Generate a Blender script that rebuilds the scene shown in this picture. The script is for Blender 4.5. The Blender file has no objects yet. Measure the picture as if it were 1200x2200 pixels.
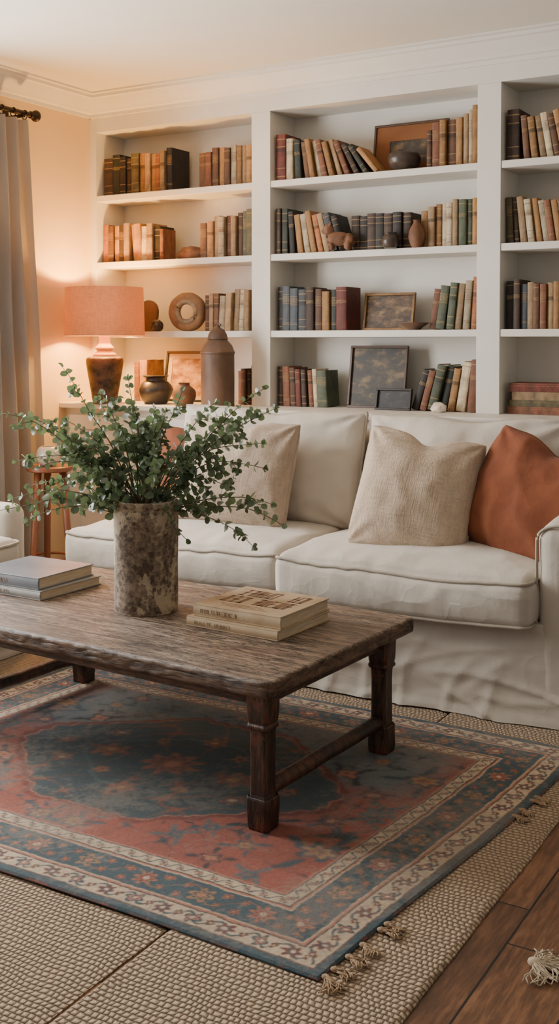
import bpy, bmesh, math, random
import numpy as np
from mathutils import Vector, Matrix, noise
random.seed(7)
C=bpy.context.scene.collection
R=math.radians
def lin(c):
    return tuple(((v/255)/12.92 if v/255<=.04045 else ((v/255+.055)/1.055)**2.4) for v in c)
def col(c): return (*lin(c),1)
# ---------------------------------------------------------------- materials
def newmat(name):
    m=bpy.data.materials.new(name); m.use_nodes=True
    nt=m.node_tree; return m,nt,nt.nodes,nt.links,nt.nodes['Principled BSDF']
def math_n(nt,op,a,b=None,c=None):
    n=nt.nodes.new('ShaderNodeMath'); n.operation=op
    for i,v in enumerate((a,b,c)):
        if v is None: continue
        if isinstance(v,(int,float)): n.inputs[i].default_value=v
        else: nt.links.new(v,n.inputs[i])
    return n.outputs[0]
def mixc(nt,f,a,b,mode='MIX'):
    n=nt.nodes.new('ShaderNodeMix'); n.data_type='RGBA'; n.blend_type=mode
    for i,v in ((0,f),(6,a),(7,b)):
        if isinstance(v,(int,float)): n.inputs[i].default_value=v
        elif isinstance(v,tuple): n.inputs[i].default_value=v
        else: nt.links.new(v,n.inputs[i])
    return n.outputs[2]
def noise_n(nt,vec,scale,stretch=(1,1,1),detail=4,rough=.55):
    mp=nt.nodes.new('ShaderNodeMapping'); mp.inputs['Scale'].default_value=stretch
    nt.links.new(vec,mp.inputs[0])
    n=nt.nodes.new('ShaderNodeTexNoise'); n.inputs['Scale'].default_value=scale
    n.inputs['Detail'].default_value=detail; n.inputs['Roughness'].default_value=rough
    nt.links.new(mp.outputs[0],n.inputs['Vector']); return n.outputs['Fac']
def ramp(nt,f,stops,const=False):
    n=nt.nodes.new('ShaderNodeValToRGB'); cr=n.color_ramp
    if const: cr.interpolation='CONSTANT'
    cr.elements[0].position=stops[0][0]; cr.elements[0].color=stops[0][1]
    cr.elements[1].position=stops[1][0]; cr.elements[1].color=stops[1][1]
    for p,c in stops[2:]:
        e=cr.elements.new(p); e.color=c
    nt.links.new(f,n.inputs[0]); return n.outputs[0]
def bump_n(nt,h,strength,dist=.01):
    b=nt.nodes.new('ShaderNodeBump'); b.inputs['Strength'].default_value=strength
    b.inputs['Distance'].default_value=dist; nt.links.new(h,b.inputs['Height']); return b.outputs[0]
def M(name,c,c2=None,scale=6,rough=.8,bump=0,bscale=80,metal=0,stretch=(1,1,1),contrast=.4,weave=0,sheen=0,dist=.003,detail=4,trans=0,crumple=0):
    m,nt,N,L,P=newmat(name)
    tc=N.new('ShaderNodeTexCoord').outputs['Object']
    if c2 is None: c2=tuple(v*.9 for v in c)
    f=noise_n(nt,tc,scale,stretch,detail)
    base=ramp(nt,f,[(.5-contrast/2,col(c2)),(.5+contrast/2,col(c))])
    h=None
    if weave:
        a=noise_n(nt,tc,weave,(1,1,.08),2); b=noise_n(nt,tc,weave,(.08,.4,1),2)
        h=math_n(nt,'ADD',a,b)
        base=mixc(nt,math_n(nt,'MULTIPLY',math_n(nt,'SUBTRACT',h,.72),.75),base,col(tuple(v*.72 for v in c2)))
        st=noise_n(nt,tc,44,(1,1,.04),2); st2=noise_n(nt,tc,44,(.04,1,1),2)
        base=mixc(nt,math_n(nt,'MULTIPLY',math_n(nt,'GREATER_THAN',math_n(nt,'MAXIMUM',st,st2),.60),.20),base,col(tuple(v*.82 for v in c2)))
    elif bump: h=noise_n(nt,tc,bscale,stretch,3)
    L.new(base,P.inputs['Base Color'])
    if h is not None:
        b1=N.new('ShaderNodeBump'); b1.inputs['Strength'].default_value=bump or .3; b1.inputs['Distance'].default_value=dist; L.new(h,b1.inputs['Height'])
        if crumple:
            r1=noise_n(nt,tc,5,(1,1.6,1.3),2,.45); r2=noise_n(nt,tc,11,(1.5,.8,1),2,.45)
            cr_=math_n(nt,'ADD',math_n(nt,'MULTIPLY',math_n(nt,'SQRT',math_n(nt,'ABSOLUTE',math_n(nt,'SUBTRACT',r1,.5))),-1),math_n(nt,'MULTIPLY',math_n(nt,'ABSOLUTE',math_n(nt,'SUBTRACT',r2,.5)),-.8))
            b2=N.new('ShaderNodeBump'); b2.inputs['Strength'].default_value=crumple; b2.inputs['Distance'].default_value=.012; L.new(cr_,b2.inputs['Height']); L.new(b2.outputs[0],b1.inputs['Normal'])
        L.new(b1.outputs[0],P.inputs['Normal'])
    P.inputs['Roughness'].default_value=rough; P.inputs['Metallic'].default_value=metal
    if sheen: P.inputs['Sheen Weight'].default_value=sheen
    if trans:
        tr=N.new('ShaderNodeBsdfTranslucent'); L.new(base,tr.inputs[0]); mx=N.new('ShaderNodeMixShader'); mx.inputs[0].default_value=trans
        L.new(P.outputs[0],mx.inputs[1]);L.new(tr.outputs[0],mx.inputs[2]);L.new(mx.outputs[0],N['Material Output'].inputs[0])
    return m
# ---------------------------------------------------------------- mesh helpers
def addo(name,me_or_none,loc=(0,0,0),rot=(0,0,0),parent=None):
    o=bpy.data.objects.new(name,me_or_none); C.objects.link(o)
    o.location=loc; o.rotation_euler=rot
    if parent: o.parent=parent
    return o
def fin(name,bm,mats,loc=(0,0,0),rot=(0,0,0),parent=None,smooth=False,auto=None):
    me=bpy.data.meshes.new(name); bmesh.ops.recalc_face_normals(bm,faces=bm.faces[:])
    bm.to_mesh(me); bm.free()
    for m in (mats if isinstance(mats,(list,tuple)) else [mats]): me.materials.append(m)
    if smooth:
        me.polygons.foreach_set('use_smooth',[True]*len(me.polygons))
    if auto is not None:
        me.set_sharp_from_angle(angle=R(auto))
    return addo(name,me,loc,rot,parent)
def top(o,label,cat,group=None):
    o['label']=label; o['category']=cat
    if group: o['group']=group
    return o
def struct(o): o['kind']='structure'; return o
def box(bm,x0,x1,y0,y1,z0,z1,bev=0,mi=0):
    g=bmesh.ops.create_cube(bm,size=1,matrix=Matrix.Translation(((x0+x1)/2,(y0+y1)/2,(z0+z1)/2))@Matrix.Diagonal((x1-x0,y1-y0,z1-z0,1)))
    fs=set(f for v in g['verts'] for f in v.link_faces)
    for f in fs: f.material_index=mi
    if bev:
        es=list(set(e for v in g['verts'] for e in v.link_edges))
        bmesh.ops.bevel(bm,geom=es,offset=bev,segments=2,profile=.5,affect='EDGES')
def boxo(name,b,mat,bev=0,parent=None,loc=(0,0,0)):
    bm=bmesh.new(); box(bm,*b,bev=bev); return fin(name,bm,mat,parent=parent,loc=loc)
def lathe(bm,prof,seg=32,cx=0,cy=0,cz=0,mi=0,wob=0):
    rings=[]
    for r,z in prof:
        if r<1e-5: rings.append([bm.verts.new((cx,cy,cz+z))])
        else: rings.append([bm.verts.new((cx+r*(1+wob*noise.noise(Vector((math.cos(2*math.pi*i/seg)*2,math.sin(2*math.pi*i/seg)*2,z*8))))*math.cos(2*math.pi*i/seg),cy+r*math.sin(2*math.pi*i/seg),cz+z)) for i in range(seg)])
    for a,b in zip(rings,rings[1:]):
        for i in range(seg):
            j=(i+1)%seg
            q=[a[i%len(a)],a[j%len(a)],b[j%len(b)],b[i%len(b)]]
            u=[]
            for v in q:
                if v not in u: u.append(v)
            if len(u)>2:
                f=bm.faces.new(u); f.material_index=mi
def smoothprof(p,n=4):
    out=[]
    for i in range(len(p)-1):
        p0=p[max(i-1,0)];p1=p[i];p2=p[i+1];p3=p[min(i+2,len(p)-1)]
        for k in range(n):
            t=k/n
            out.append(tuple(.5*((2*p1[j])+(-p0[j]+p2[j])*t+(2*p0[j]-5*p1[j]+4*p2[j]-p3[j])*t*t+(-p0[j]+3*p1[j]-3*p2[j]+p3[j])*t**3) for j in range(len(p1))))
    out.append(tuple(p[-1])); return out
def tube(bm,pts,r,seg=8,closed=False,mi=0,r2=None):
    pts=[Vector(p) for p in pts]; n=len(pts); rings=[]
    for i,p in enumerate(pts):
        a=pts[i-1] if (i>0 or closed) else p
        b=pts[(i+1)%n] if (i<n-1 or closed) else p
        t=(b-a).normalized()
        s=Vector((0,0,1)) if abs(t.z)<.9 else Vector((1,0,0))
        u=t.cross(s).normalized(); v=t.cross(u)
        rr=r if r2 is None else r+(r2-r)*i/(n-1)
        rings.append([bm.verts.new(p+u*rr*math.cos(2*math.pi*k/seg)+v*rr*math.sin(2*math.pi*k/seg)) for k in range(seg)])
    for i in range(n if closed else n-1):
        A=rings[i];B=rings[(i+1)%n]
        for k in range(seg):
            f=bm.faces.new((A[k],A[(k+1)%seg],B[(k+1)%seg],B[k])); f.material_index=mi
    if not closed:
        bm.faces.new(rings[0]).material_index=mi; bm.faces.new(rings[-1][::-1]).material_index=mi
def rbox(bm,sx,sy,sz,r,n=14,bulge=0,fn=None,mi=0):
    h=Vector((sx/2,sy/2,sz/2)); verts={}
    def key(p): return tuple(round(v,5) for v in p)
    def gv(p):
        k=key(p)
        if k in verts: return verts[k]
        q=Vector([p[i]*h[i] for i in range(3)])
        inner=Vector([max(-h[i]+r,min(h[i]-r,q[i])) for i in range(3)])
        d=q-inner
        if d.length>1e-7: q=inner+d.normalized()*r
        bx,by,bz=(1-p[0]**2),(1-p[1]**2),(1-p[2]**2)
        if bulge:
            q.z+=bulge*(1 if p[2]>0 else -.2)*abs(p[2])*(max(bx,0)**.45)*(max(by,0)**.45)
            q.y+=bulge*.40*p[1]*abs(p[1])*max(bz,0)*max(bx,0)**.3
            q.x+=bulge*.3*p[0]*abs(p[0])*max(bz,0)*max(by,0)**.3
        if fn: q=fn(q)
        v=bm.verts.new(q); verts[k]=v; return v
    def samp(s):
        e=min(.45,r/s*1.0)*2
        a=[-1,-1+e*.3,-1+e*.65,-1+e]; m=[-1+e+(2-2*e)*i/n for i in range(1,n)]
        return a+m+[1-e,1-e*.65,1-e*.3,1]
    S=[samp(sx),samp(sy),samp(sz)]
    for ax in range(3):
        u,w=[(1,2),(2,0),(0,1)][ax]
        for sg in (-1,1):
            for i in range(len(S[u])-1):
                for j in range(len(S[w])-1):
                    q=[]
                    for a,b in ((i,j),(i+1,j),(i+1,j+1),(i,j+1)):
                        p=[0,0,0];p[ax]=sg;p[u]=S[u][a];p[w]=S[w][b]; q.append(gv(p))
                    if sg<0:q.reverse()
                    if len(set(q))==4:
                        f=bm.faces.new(q); f.material_index=mi
def ridge(p): return (1-min(1,abs(noise.noise(p))*3.2))**2
def wr(q,a,s,seed=0):
    p=Vector((q.x*s+seed,q.y*s,q.z*s))
    n=noise.noise(p)+.5*noise.noise(p*2.3); n2=1-abs(noise.noise(p*1.3+Vector((9,3,1))))*2
    return a*(n+.6*n2)
def rrect(x0,x1,y0,y1,r,z,n=6,m=10):
    pts=[]
    for cx,cy,a0,nx in ((x1-r,y0+r,-90,0),(x1-r,y1-r,0,1),(x0+r,y1-r,90,2),(x0+r,y0+r,180,3)):
        for i in range(n+1):
            a=R(a0+90*i/n); pts.append(Vector((cx+r*math.cos(a),cy+r*math.sin(a),z)))
    out=[]
    for i,p in enumerate(pts):
        q=pts[(i+1)%len(pts)]; out.append(p)
        if (q-p).length>.12:
            for k in range(1,m): out.append(p.lerp(q,k/m))
    return out
def pillow_bm(w,h,t,seed=0,pinch=.05,chop=.0,n=36,wa=.006,cr=.006,pw=.42,rc=.0):
    bm=bmesh.new(); grid={}
    for s in (1,-1):
        for i in range(n+1):
            for j in range(n+1):
                edge=i in(0,n) or j in (0,n)
                if s<0 and edge: grid[(s,i,j)]=grid[(1,i,j)]; continue
                u=-math.cos(math.pi*i/n)*.35+(-1+2*i/n)*.65; v=-math.cos(math.pi*j/n)*.35+(-1+2*j/n)*.65
                cn=(abs(u)*abs(v))**5
                x=w/2*u*(1-pinch*(1-v*v))*(1-rc*cn); z=h/2*v*(1-pinch*(1-u*u))*(1-rc*cn)
                y=-s*t/2*(max(0,(1-u**2)*(1-v**2)))**pw
                y*= (1-.18*v)
                q=Vector((x,y,z))
                if chop and v>-.2:
                    q.z-=chop*math.exp(-((u-.05)/.30)**2)*((v+.2)/1.2)**2
                k=wr(q,wa,6,seed*5.1+s)+wa*1.3*ridge(Vector((x*4+seed,z*3+s,seed)))
                q.y+=-s*k*(0 if edge else 1)
                for cu,cv in ((1,1),(-1,1),(1,-1),(-1,-1)):
                    dx,dz=u-cu,v-cv; rr=math.hypot(dx,dz)
                    if rr<.9 and not edge:
                        q.y+=-s*cr*math.sin(math.atan2(dz,dx)*9+seed)*(1-rr/.9)*min(1,rr*5)
                if edge: q.x+=.004*noise.noise(q*14+Vector((seed,0,0))); q.z+=.005*noise.noise(q*12+Vector((0,seed,4)))
                grid[(s,i,j)]=bm.verts.new(q)
    for s in (1,-1):
        for i in range(n):
            for j in range(n):
                q=[grid[(s,i,j)],grid[(s,i+1,j)],grid[(s,i+1,j+1)],grid[(s,i,j+1)]]
                if s<0:q.reverse()
                bm.faces.new(q)
    path=[grid[(1,i,0)].co.copy() for i in range(n)]+[grid[(1,n,j)].co.copy() for j in range(n)]+[grid[(1,i,n)].co.copy() for i in range(n,0,-1)]+[grid[(1,0,j)].co.copy() for j in range(n,0,-1)]
    return bm,path
# ---------------------------------------------------------------- palette
m_wall=M('wall_paint',(226,200,156),(220,193,148),scale=1.5,rough=.9,bump=.08,bscale=150)
m_ceil=M('ceiling_paint',(226,220,207),(220,213,200),scale=1,rough=.95)
m_white=M('white_joinery_paint',(224,221,213),(217,213,204),scale=3,rough=.55,bump=.04,bscale=60)
m_linen=M('ivory_linen',(201,193,182),(187,178,165),scale=5,rough=.95,bump=.5,bscale=230,sheen=.15,dist=.0013,crumple=.26)
m_linen2=M('ivory_linen_piping',(178,168,154),(164,154,140),scale=5,rough=.95)
m_oat=M('oatmeal_woven_cloth',(208,188,165),(190,168,146),scale=16,rough=.95,weave=190,bump=.7,sheen=.15,stretch=(1,1,.2),crumple=.15)
m_oat2=M('beige_slub_cloth',(192,173,154),(174,154,135),scale=14,rough=.95,weave=220,bump=.6,sheen=.15,crumple=.15)
m_terra=M('terracotta_linen',(136,77,48),(112,61,38),scale=7,rough=.95,bump=.5,bscale=240,sheen=.05,dist=.0015,crumple=.3)
m_curt=M('grey_linen_curtain',(182,178,174),(162,158,154),scale=4,rough=.95,bump=.3,bscale=200,stretch=(1,1,.3),trans=.38)
m_iron=M('dark_bronze',(62,48,38),(40,30,24),rough=.45,metal=.6)
m_page=M('book_pages',(210,196,170),(184,166,138),scale=120,rough=.9,stretch=(.1,.1,1))
# ---------------------------------------------------------------- room shell
LW=-4.35; B=5.1; CZ=2.86
def floor_mat():
    m,nt,N,L,P=newmat('oak_floor_planks')
    tc=N.new('ShaderNodeTexCoord').outputs['Object']
    sp=N.new('ShaderNodeSeparateXYZ'); L.new(tc,sp.inputs[0])
    px=math_n(nt,'DIVIDE',math_n(nt,'ADD',sp.outputs[0],.065),.19); cell=math_n(nt,'FLOOR',px); fx=math_n(nt,'FRACT',px)
    wn=N.new('ShaderNodeTexWhiteNoise'); wn.noise_dimensions='1D'; L.new(cell,wn.inputs['W'])
    py=math_n(nt,'ADD',math_n(nt,'DIVIDE',sp.outputs[1],1.3),math_n(nt,'MULTIPLY',wn.outputs[0],7.3)); fy=math_n(nt,'FRACT',py)
    wn2=N.new('ShaderNodeTexWhiteNoise'); wn2.noise_dimensions='2D'
    cb=N.new('ShaderNodeCombineXYZ'); L.new(cell,cb.inputs[0]); L.new(math_n(nt,'FLOOR',py),cb.inputs[1]); L.new(cb.outputs[0],wn2.inputs['Vector'])
    g=noise_n(nt,tc,9,(6,.7,1),6,.75); g3=noise_n(nt,tc,4,(1,1,1),5,.6)
    g2=math_n(nt,'ADD',math_n(nt,'ADD',math_n(nt,'MULTIPLY',g,.6),math_n(nt,'MULTIPLY',wn2.outputs[0],.16)),math_n(nt,'MULTIPLY',g3,.28))
    c=ramp(nt,g2,[(.38,col((52,34,24))),(.66,col((144,102,72))),(.52,col((98,66,45)))])
    gap=math_n(nt,'MAXIMUM',math_n(nt,'LESS_THAN',fx,.03),math_n(nt,'LESS_THAN',fy,.004))
    c=mixc(nt,gap,c,col((18,11,8)))
    L.new(c,P.inputs['Base Color']); P.inputs['Roughness'].default_value=.36
    h=math_n(nt,'SUBTRACT',math_n(nt,'MULTIPLY',g,.4),gap)
    L.new(bump_n(nt,h,.6,.003),P.inputs['Normal']); return m
struct(boxo('floor',(LW-.15,2.5,-1.2,5.5,-.06,0),floor_mat()))
struct(boxo('ceiling',(LW-.15,2.5,-1.2,5.5,CZ,CZ+.08),m_ceil))
bm=bmesh.new()
W0,W1,WZ0,WZ1=1.9,3.95,.55,2.45
box(bm,LW-.15,LW,-1.2,W0,0,CZ); box(bm,LW-.15,LW,W1,5.5,0,CZ); box(bm,LW-.15,LW,W0,W1,0,WZ0); box(bm,LW-.15,LW,W0,W1,WZ1,CZ)
struct(fin('wall_left',bm,m_wall))
struct(boxo('wall_back',(LW,-.548,5.401,5.5,0,CZ),m_wall))
struct(boxo('wall_back',(-.548,2.5,B,5.5,0,CZ),m_wall))
bm=bmesh.new()
for b in ((W0,W0+.06,WZ0,WZ1),(W1-.06,W1,WZ0,WZ1),(W0,W1,WZ0,WZ0+.06),(W0,W1,WZ1-.06,WZ1),((W0+W1)/2-.03,(W0+W1)/2+.03,WZ0,WZ1),(W0,W1,1.48,1.52)):
    box(bm,LW-.1,LW-.05,b[0],b[1],b[2],b[3])
struct(fin('window_1',bm,m_white))
def cornice(name,p0,p1,inward):
    prof=[(0,-.125),(.012,-.125),(.014,-.105),(.03,-.10),(.04,-.085),(.062,-.06),(.085,-.032),(.10,-.028),(.102,-.012),(.125,-.010),(.125,0),(0,0)]
    bm=bmesh.new(); A=[];Bv=[]
    for d,z in prof:
        A.append(bm.verts.new((p0[0]+inward[0]*d,p0[1]+inward[1]*d,CZ+z))); Bv.append(bm.verts.new((p1[0]+inward[0]*d,p1[1]+inward[1]*d,CZ+z)))
    n=len(prof)
    for i in range(n): bm.faces.new((A[i],A[(i+1)%n],Bv[(i+1)%n],Bv[i]))
    bm.faces.new(A);bm.faces.new(Bv[::-1])
    return struct(fin(name,bm,m_white))
cornice('trim_1',(LW,B),(2.5,B),(0,-1)); cornice('trim_2',(LW,-1.2),(LW,B),(1,0))
struct(boxo('baseboard_left',(LW,LW+.018,-1.2,4.80,0,.12),m_white,.004))
# ---------------------------------------------------------------- built-in bookcase
BAYS=[(-4.305,-3.206),(-3.087,-1.909),(-1.79,-.65)]
SZ=[2.274,1.877,1.462]; CT=1.05; BK=5.37; OT=2.65
bm=bmesh.new()
box(bm,LW,-.55,BK,5.399,CT,CZ)
for a,b in ((LW,-4.305),(-3.206,-3.087),(-1.909,-1.79),(-.65,-.55)): box(bm,a,b,B,BK,CT,OT,.002)
box(bm,LW,-.55,B,BK,OT,CZ)
bc=fin('built_in_bookcase',bm,m_white)
top(bc,'white painted built-in bookcase with open shelves along the wall','bookcase')
for bi,(a,b) in enumerate(BAYS):
    for z in SZ:
        boxo('shelf',(a+.0005,b-.0005,B+.004,BK,z-.036,z),m_white,.003,parent=bc)
cab=boxo('base_cabinet',(LW,-.55,4.87,5.399,0,1.018),m_white)
top(cab,'white painted base cabinet beneath the bookshelves, behind the sofa','cabinet')
for i in range(6):
    x0=LW+.05+i*.625
    bm=bmesh.new(); box(bm,x0,x0+.6,4.85,4.87,.1,.98,.003)
    for q in ((x0,x0+.08,.1,.98),(x0+.52,x0+.6,.1,.98),(x0+.08,x0+.52,.1,.18),(x0+.08,x0+.52,.9,.98)): box(bm,q[0],q[1],4.842,4.851,q[2],q[3])
    fin('door',bm,m_white,parent=cab)
ct=boxo('countertop',(LW,-.55,4.815,BK,1.018,CT),m_white,.006)
top(ct,'long white painted counter ledge under the bookshelves','countertop')
# ---------------------------------------------------------------- books
PAL=dict(r=(112,52,42),u=(122,76,52),b=(100,69,48),o=(160,118,72),t=(158,130,97),c=(190,173,143),k=(38,34,33),d=(66,49,39),g=(76,84,66),G=(47,53,47),s=(72,77,82),O=(162,100,60),y=(106,97,68),B=(66,74,82))
bookm={}
def bookmat(ch,var):
    if (ch,var) in bookm: return bookm[(ch,var)]
    c=PAL[ch]
    m,nt,N,L,P=newmat('book_cloth_'+ch.lower()+str(var))
    T=N.new('ShaderNodeTexCoord'); oi=N.new('ShaderNodeObjectInfo')
    f=noise_n(nt,T.outputs['Object'],22,(1,1,.5),5,.65)
    base=ramp(nt,f,[(.3,col(tuple(v*.66 for v in c))),(.7,col(tuple(min(255,v*1.15) for v in c)))])
    hs=N.new('ShaderNodeHueSaturation'); L.new(base,hs.inputs['Color'])
    L.new(math_n(nt,'ADD',math_n(nt,'MULTIPLY',oi.outputs['Random'],.6),.66),hs.inputs['Value']); base=hs.outputs[0]
    sp=N.new('ShaderNodeSeparateXYZ'); L.new(T.outputs['Generated'],sp.inputs[0])
    sn=N.new('ShaderNodeSeparateXYZ'); L.new(T.outputs['Normal'],sn.inputs[0])
    spine=math_n(nt,'LESS_THAN',sn.outputs[1],-.35)
    w=(1,1,1,1);k=(0,0,0,1)
    st=[[(0,k),(.08,w),(.10,k),(.26,w),(.275,k),(.72,w),(.735,k),(.88,w),(.90,k)],
        [(0,k),(.14,w),(.15,k),(.17,w),(.18,k),(.60,w),(.61,k),(.80,w),(.81,k)],
        [(0,k),(.05,k),(.90,w),(.915,k)]][var]
    band=ramp(nt,sp.outputs[2],st,True)
    lab=ramp(nt,sp.outputs[2],[(0,k),(.62 if var!=1 else .63,w),(.70 if var!=1 else .78,k)],True)
    txt=math_n(nt,'GREATER_THAN',noise_n(nt,T.outputs['Object'],260,(1,.2,1.6),1),.52)
    light=sum(c)>430
    gold=col((92,58,34)) if light else col((166,134,84))
    L1=mixc(nt,math_n(nt,'MULTIPLY',math_n(nt,'MULTIPLY',band,spine),.65),base,gold)
    if var!=0: L1=mixc(nt,math_n(nt,'MULTIPLY',math_n(nt,'MULTIPLY',math_n(nt,'MULTIPLY',lab,spine),txt),.6),L1,gold)
    else: L1=mixc(nt,math_n(nt,'MULTIPLY',math_n(nt,'MULTIPLY',lab,spine),.55),L1,col((96,46,34)) if light else col((30,22,18)))
    L.new(L1,P.inputs['Base Color']); P.inputs['Roughness'].default_value=.65
    L.new(bump_n(nt,f,.2,.002),P.inputs['Normal'])
    bookm[(ch,var)]=m; return m
cname=dict(r='red',u='rust brown',b='brown',o='ochre',t='tan',c='cream',k='black',d='dark brown',g='green',G='dark green',s='slate grey',O='orange',y='olive',B='blue grey')
def book(w,h,dep,ch,where,group,var=None):
    w=max(w,.012); bm=bmesh.new(); t=.0025; n=6
    sec=[]
    for i in range(n+1):
        a=math.pi*i/n; sec.append((w/2-w/2*math.cos(a), .006-.006*math.sin(a)))
    outl=[(0,dep)]+sec+[(w,dep),(w-t,dep),(w-t,.010),(t,.010),(t,dep)]
    lo=[bm.verts.new((x,y,0)) for x,y in outl]; hi=[bm.verts.new((x,y,h)) for x,y in outl]
    k=len(outl)
    for i in range(k): bm.faces.new((lo[i],lo[(i+1)%k],hi[(i+1)%k],hi[i]))
    bm.faces.new(lo[::-1]); bm.faces.new(hi)
    box(bm,t,w-t,.010,dep-.005,.004,h-.004,mi=1)
    if var is None: var=random.choice((0,1,2))
    o=fin('book',bm,[bookmat(ch,var),m_page])
    return top(o,'%s cloth-bound book standing upright on %s'%(cname[ch],where),'book',group)
KX=[.0033,.0027,.0023]; KZ=[.00272,.00245,.00226]
def parse(s):
    out=[]
    for tkn in s.split():
        ch=tkn[0]; rest=tkn[1:]; ln=0
        if '/' in rest: rest,ln=rest.split('/'); ln=float(ln)
        w,h=rest.split(','); out.append((ch,float(w),float(h),ln))
    return out
def row(bay,z,xs,spec,mode='L',where='the shelf',group='books',kx=None,var=None):
    kx=kx or KX[bay]; kz=KZ[bay]
    items=parse(spec); sgn=1
    if mode=='R': items=items[::-1]; sgn=-1
    x=0; corner=None
    for ch,w,h,ln in items:
        w*=kx; h*=kz*random.uniform(.95,1.05); th=R(ln)
        if corner is not None:
            cx,cz,xb=corner
            x=max(xb, cx+cz*math.tan(th)) if th>0 else max(xb,cx)
        dep=min(.20,max(.13,h*.72))*random.uniform(.95,1.03)
        y=B+.03+random.uniform(0,.028)
        o=book(w,h,dep,ch,where,group,var)
        if ln: o['label']='%s cloth-bound book leaning on %s'%(cname[ch],where)
        if mode=='L':
            o.location=(xs+x,y,z+.0003); o.rotation_euler=(0,-th,0)
        else:
            o.location=(xs-x-w*math.cos(th),y,z+.0003+w*math.sin(th)); o.rotation_euler=(0,th,0)
        corner=(x-h*math.sin(th)+w*math.cos(th)+.0012, h*math.cos(th)+w*math.sin(th), x+w/math.cos(th)+.0012)
S1,S2,S3=SZ
T_,U_,M_,K_='the top shelf','the upper middle shelf','the lower middle shelf','the counter'
row(0,S1,-4.285,'d20,84 G17,86 k13,85 d11,82 y17,84 o14,86 t12,84 o12,85 O10,84 t10,86 k12,92',where=T_,group='books on the top shelf')
row(0,S1,-3.235,'b15,72 u12,76 b13,82 o13,84 b12,80 c11,78 o10,80 t9,78 o10,78','R',where=T_,group='books on the top shelf')
row(0,S2,-4.29,'O14,82 b12,80 o11,80 d10,78 t13,80 o20,80/5 c12,76 t13,76 k14,72 u8,68',where=U_,group='books on the upper middle shelf')
row(0,S2,-3.225,'b14,72 o13,80 t12,86 c12,86 u13,86 t10,84 b10,86 g10,88 y12,94','R',where=U_,group='books on the upper middle shelf')
row(0,S3,-3.215,'b10,74 t9,78 b11,78 c12,74/3 t12,82/3 t12,86/3 c10,86/3 t10,84 o10,98','R',where=M_,group='books on the lower middle shelf')
row(0,CT,-3.215,'u9,66 b9,72 d8,74 b9,78','R',where=K_,group='books on the counter')
row(1,S1,-3.075,'r22,98 c15,92 G14,84/3 b12,86/8 o11,84/10 c11,84/11 u12,82/13 o11,80/15 t10,80/18 u11,78/22 d11,76/27 G10,72/33 o9,66/40',where=T_,group='books on the top shelf')
row(1,S1,-1.925,'b10,76 u16,92 o12,94 b18,98 o12,98 t10,100 c9,112 o10,118','R',where=T_,group='books on the top shelf')
row(1,S2,-3.075,'d11,98 G14,98 k12,94/3 o13,88/7 c13,86/9 o12,88/11 O12,86/12 t12,84/14 s15,82/15 k13,78/17',where=U_,group='books on the upper middle shelf')
row(1,S2,-2.625,'d18,72 k18,74 d18,75 k18,76 d18,76 k18,76 d18,76',where=U_,group='matching dark volumes on the upper middle shelf',var=0)
row(1,S2,-1.93,'o14,76 t13,82 o12,84 c11,86 c11,88 t10,92 g15,96 g10,98 o9,100','R',where=U_,group='books on the upper middle shelf')
row(1,S3,-3.07,'k13,96 s17,94 B18,92 s19,90 d17,90 b16,90 o16,88 G15,88 r23,92',where=M_,group='books on the lower middle shelf')
row(1,S3,-1.93,'u15,84/8 g17,88/8 g14,92/6 t13,94/6 c12,96/4 O12,104/3','R',where=M_,group='books on the lower middle shelf')
row(1,CT,-3.075,'d13,90 u16,90/2 b13,88/3 r12,86/3 d11,86/3 u11,84/4 c10,82/4 g22,78/3',where=K_,group='books on the counter')
row(1,CT,-1.925,'k14,86/18 u13,88/15 g17,92/14 G14,92/12 o13,92/10 c18,98/9 u16,104/5','R',where=K_,group='books on the counter')
row(2,S1,-1.775,'d26,112 b13,92/5 o14,90/7 t13,88/9 c14,94/10 b13,96/11 o13,98/12 t14,98/12 u14,96/13 o14,98/13 b15,96/14 c14,92/14 u14,96/15',where=T_,group='books on the top shelf')
row(2,S2,-1.775,'y14,104/3 d10,100/4 t14,98/6 c14,96/7 o13,92/8 c14,90/9 u13,88/9 o14,88/9 b14,90/10 t14,92/10 g14,92/10 c14,92/10',where=U_,group='books on the upper middle shelf')
row(2,S3,-1.775,'k16,106 d14,102 s14,98 t14,96 b13,96 u14,96 t13,98 o13,100 b14,98 d14,96 c14,96 u14,98 o15,98',where=M_,group='books on the lower middle shelf')
def flatbook(x0,x1,y0,y1,z,t,ch,label,group,rot=0):
    bm=bmesh.new(); w=x1-x0; d=y1-y0; c=.0035
    box(bm,-w/2,w/2,-d/2,d/2,0,c); box(bm,-w/2,w/2,-d/2,d/2,t-c,t); box(bm,-w/2,w/2,-d/2,-d/2+c,c,t-c)
    box(bm,-w/2+.004,w/2-.004,-d/2+c,d/2-.004,c,t-c,mi=1)
    o=fin('book',bm,[bookmat(ch,2),m_page],loc=((x0+x1)/2,(y0+y1)/2,z),rot=(0,0,rot)); return top(o,label,'book',group)
zz=CT+.0004
for i,(t,ch,e) in enumerate(((.038,'u',0),(.030,'y',.01),(.040,'t',.02),(.042,'r',.005))):
    flatbook(-1.765+e,-1.50+e*1.5,B+.05,B+.22,zz,t,ch,'%s hardback lying flat in a stack on the counter'%cname[ch],'flat stack of books on the counter',R((i-1)*1.5)); zz+=t+.0005
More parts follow.
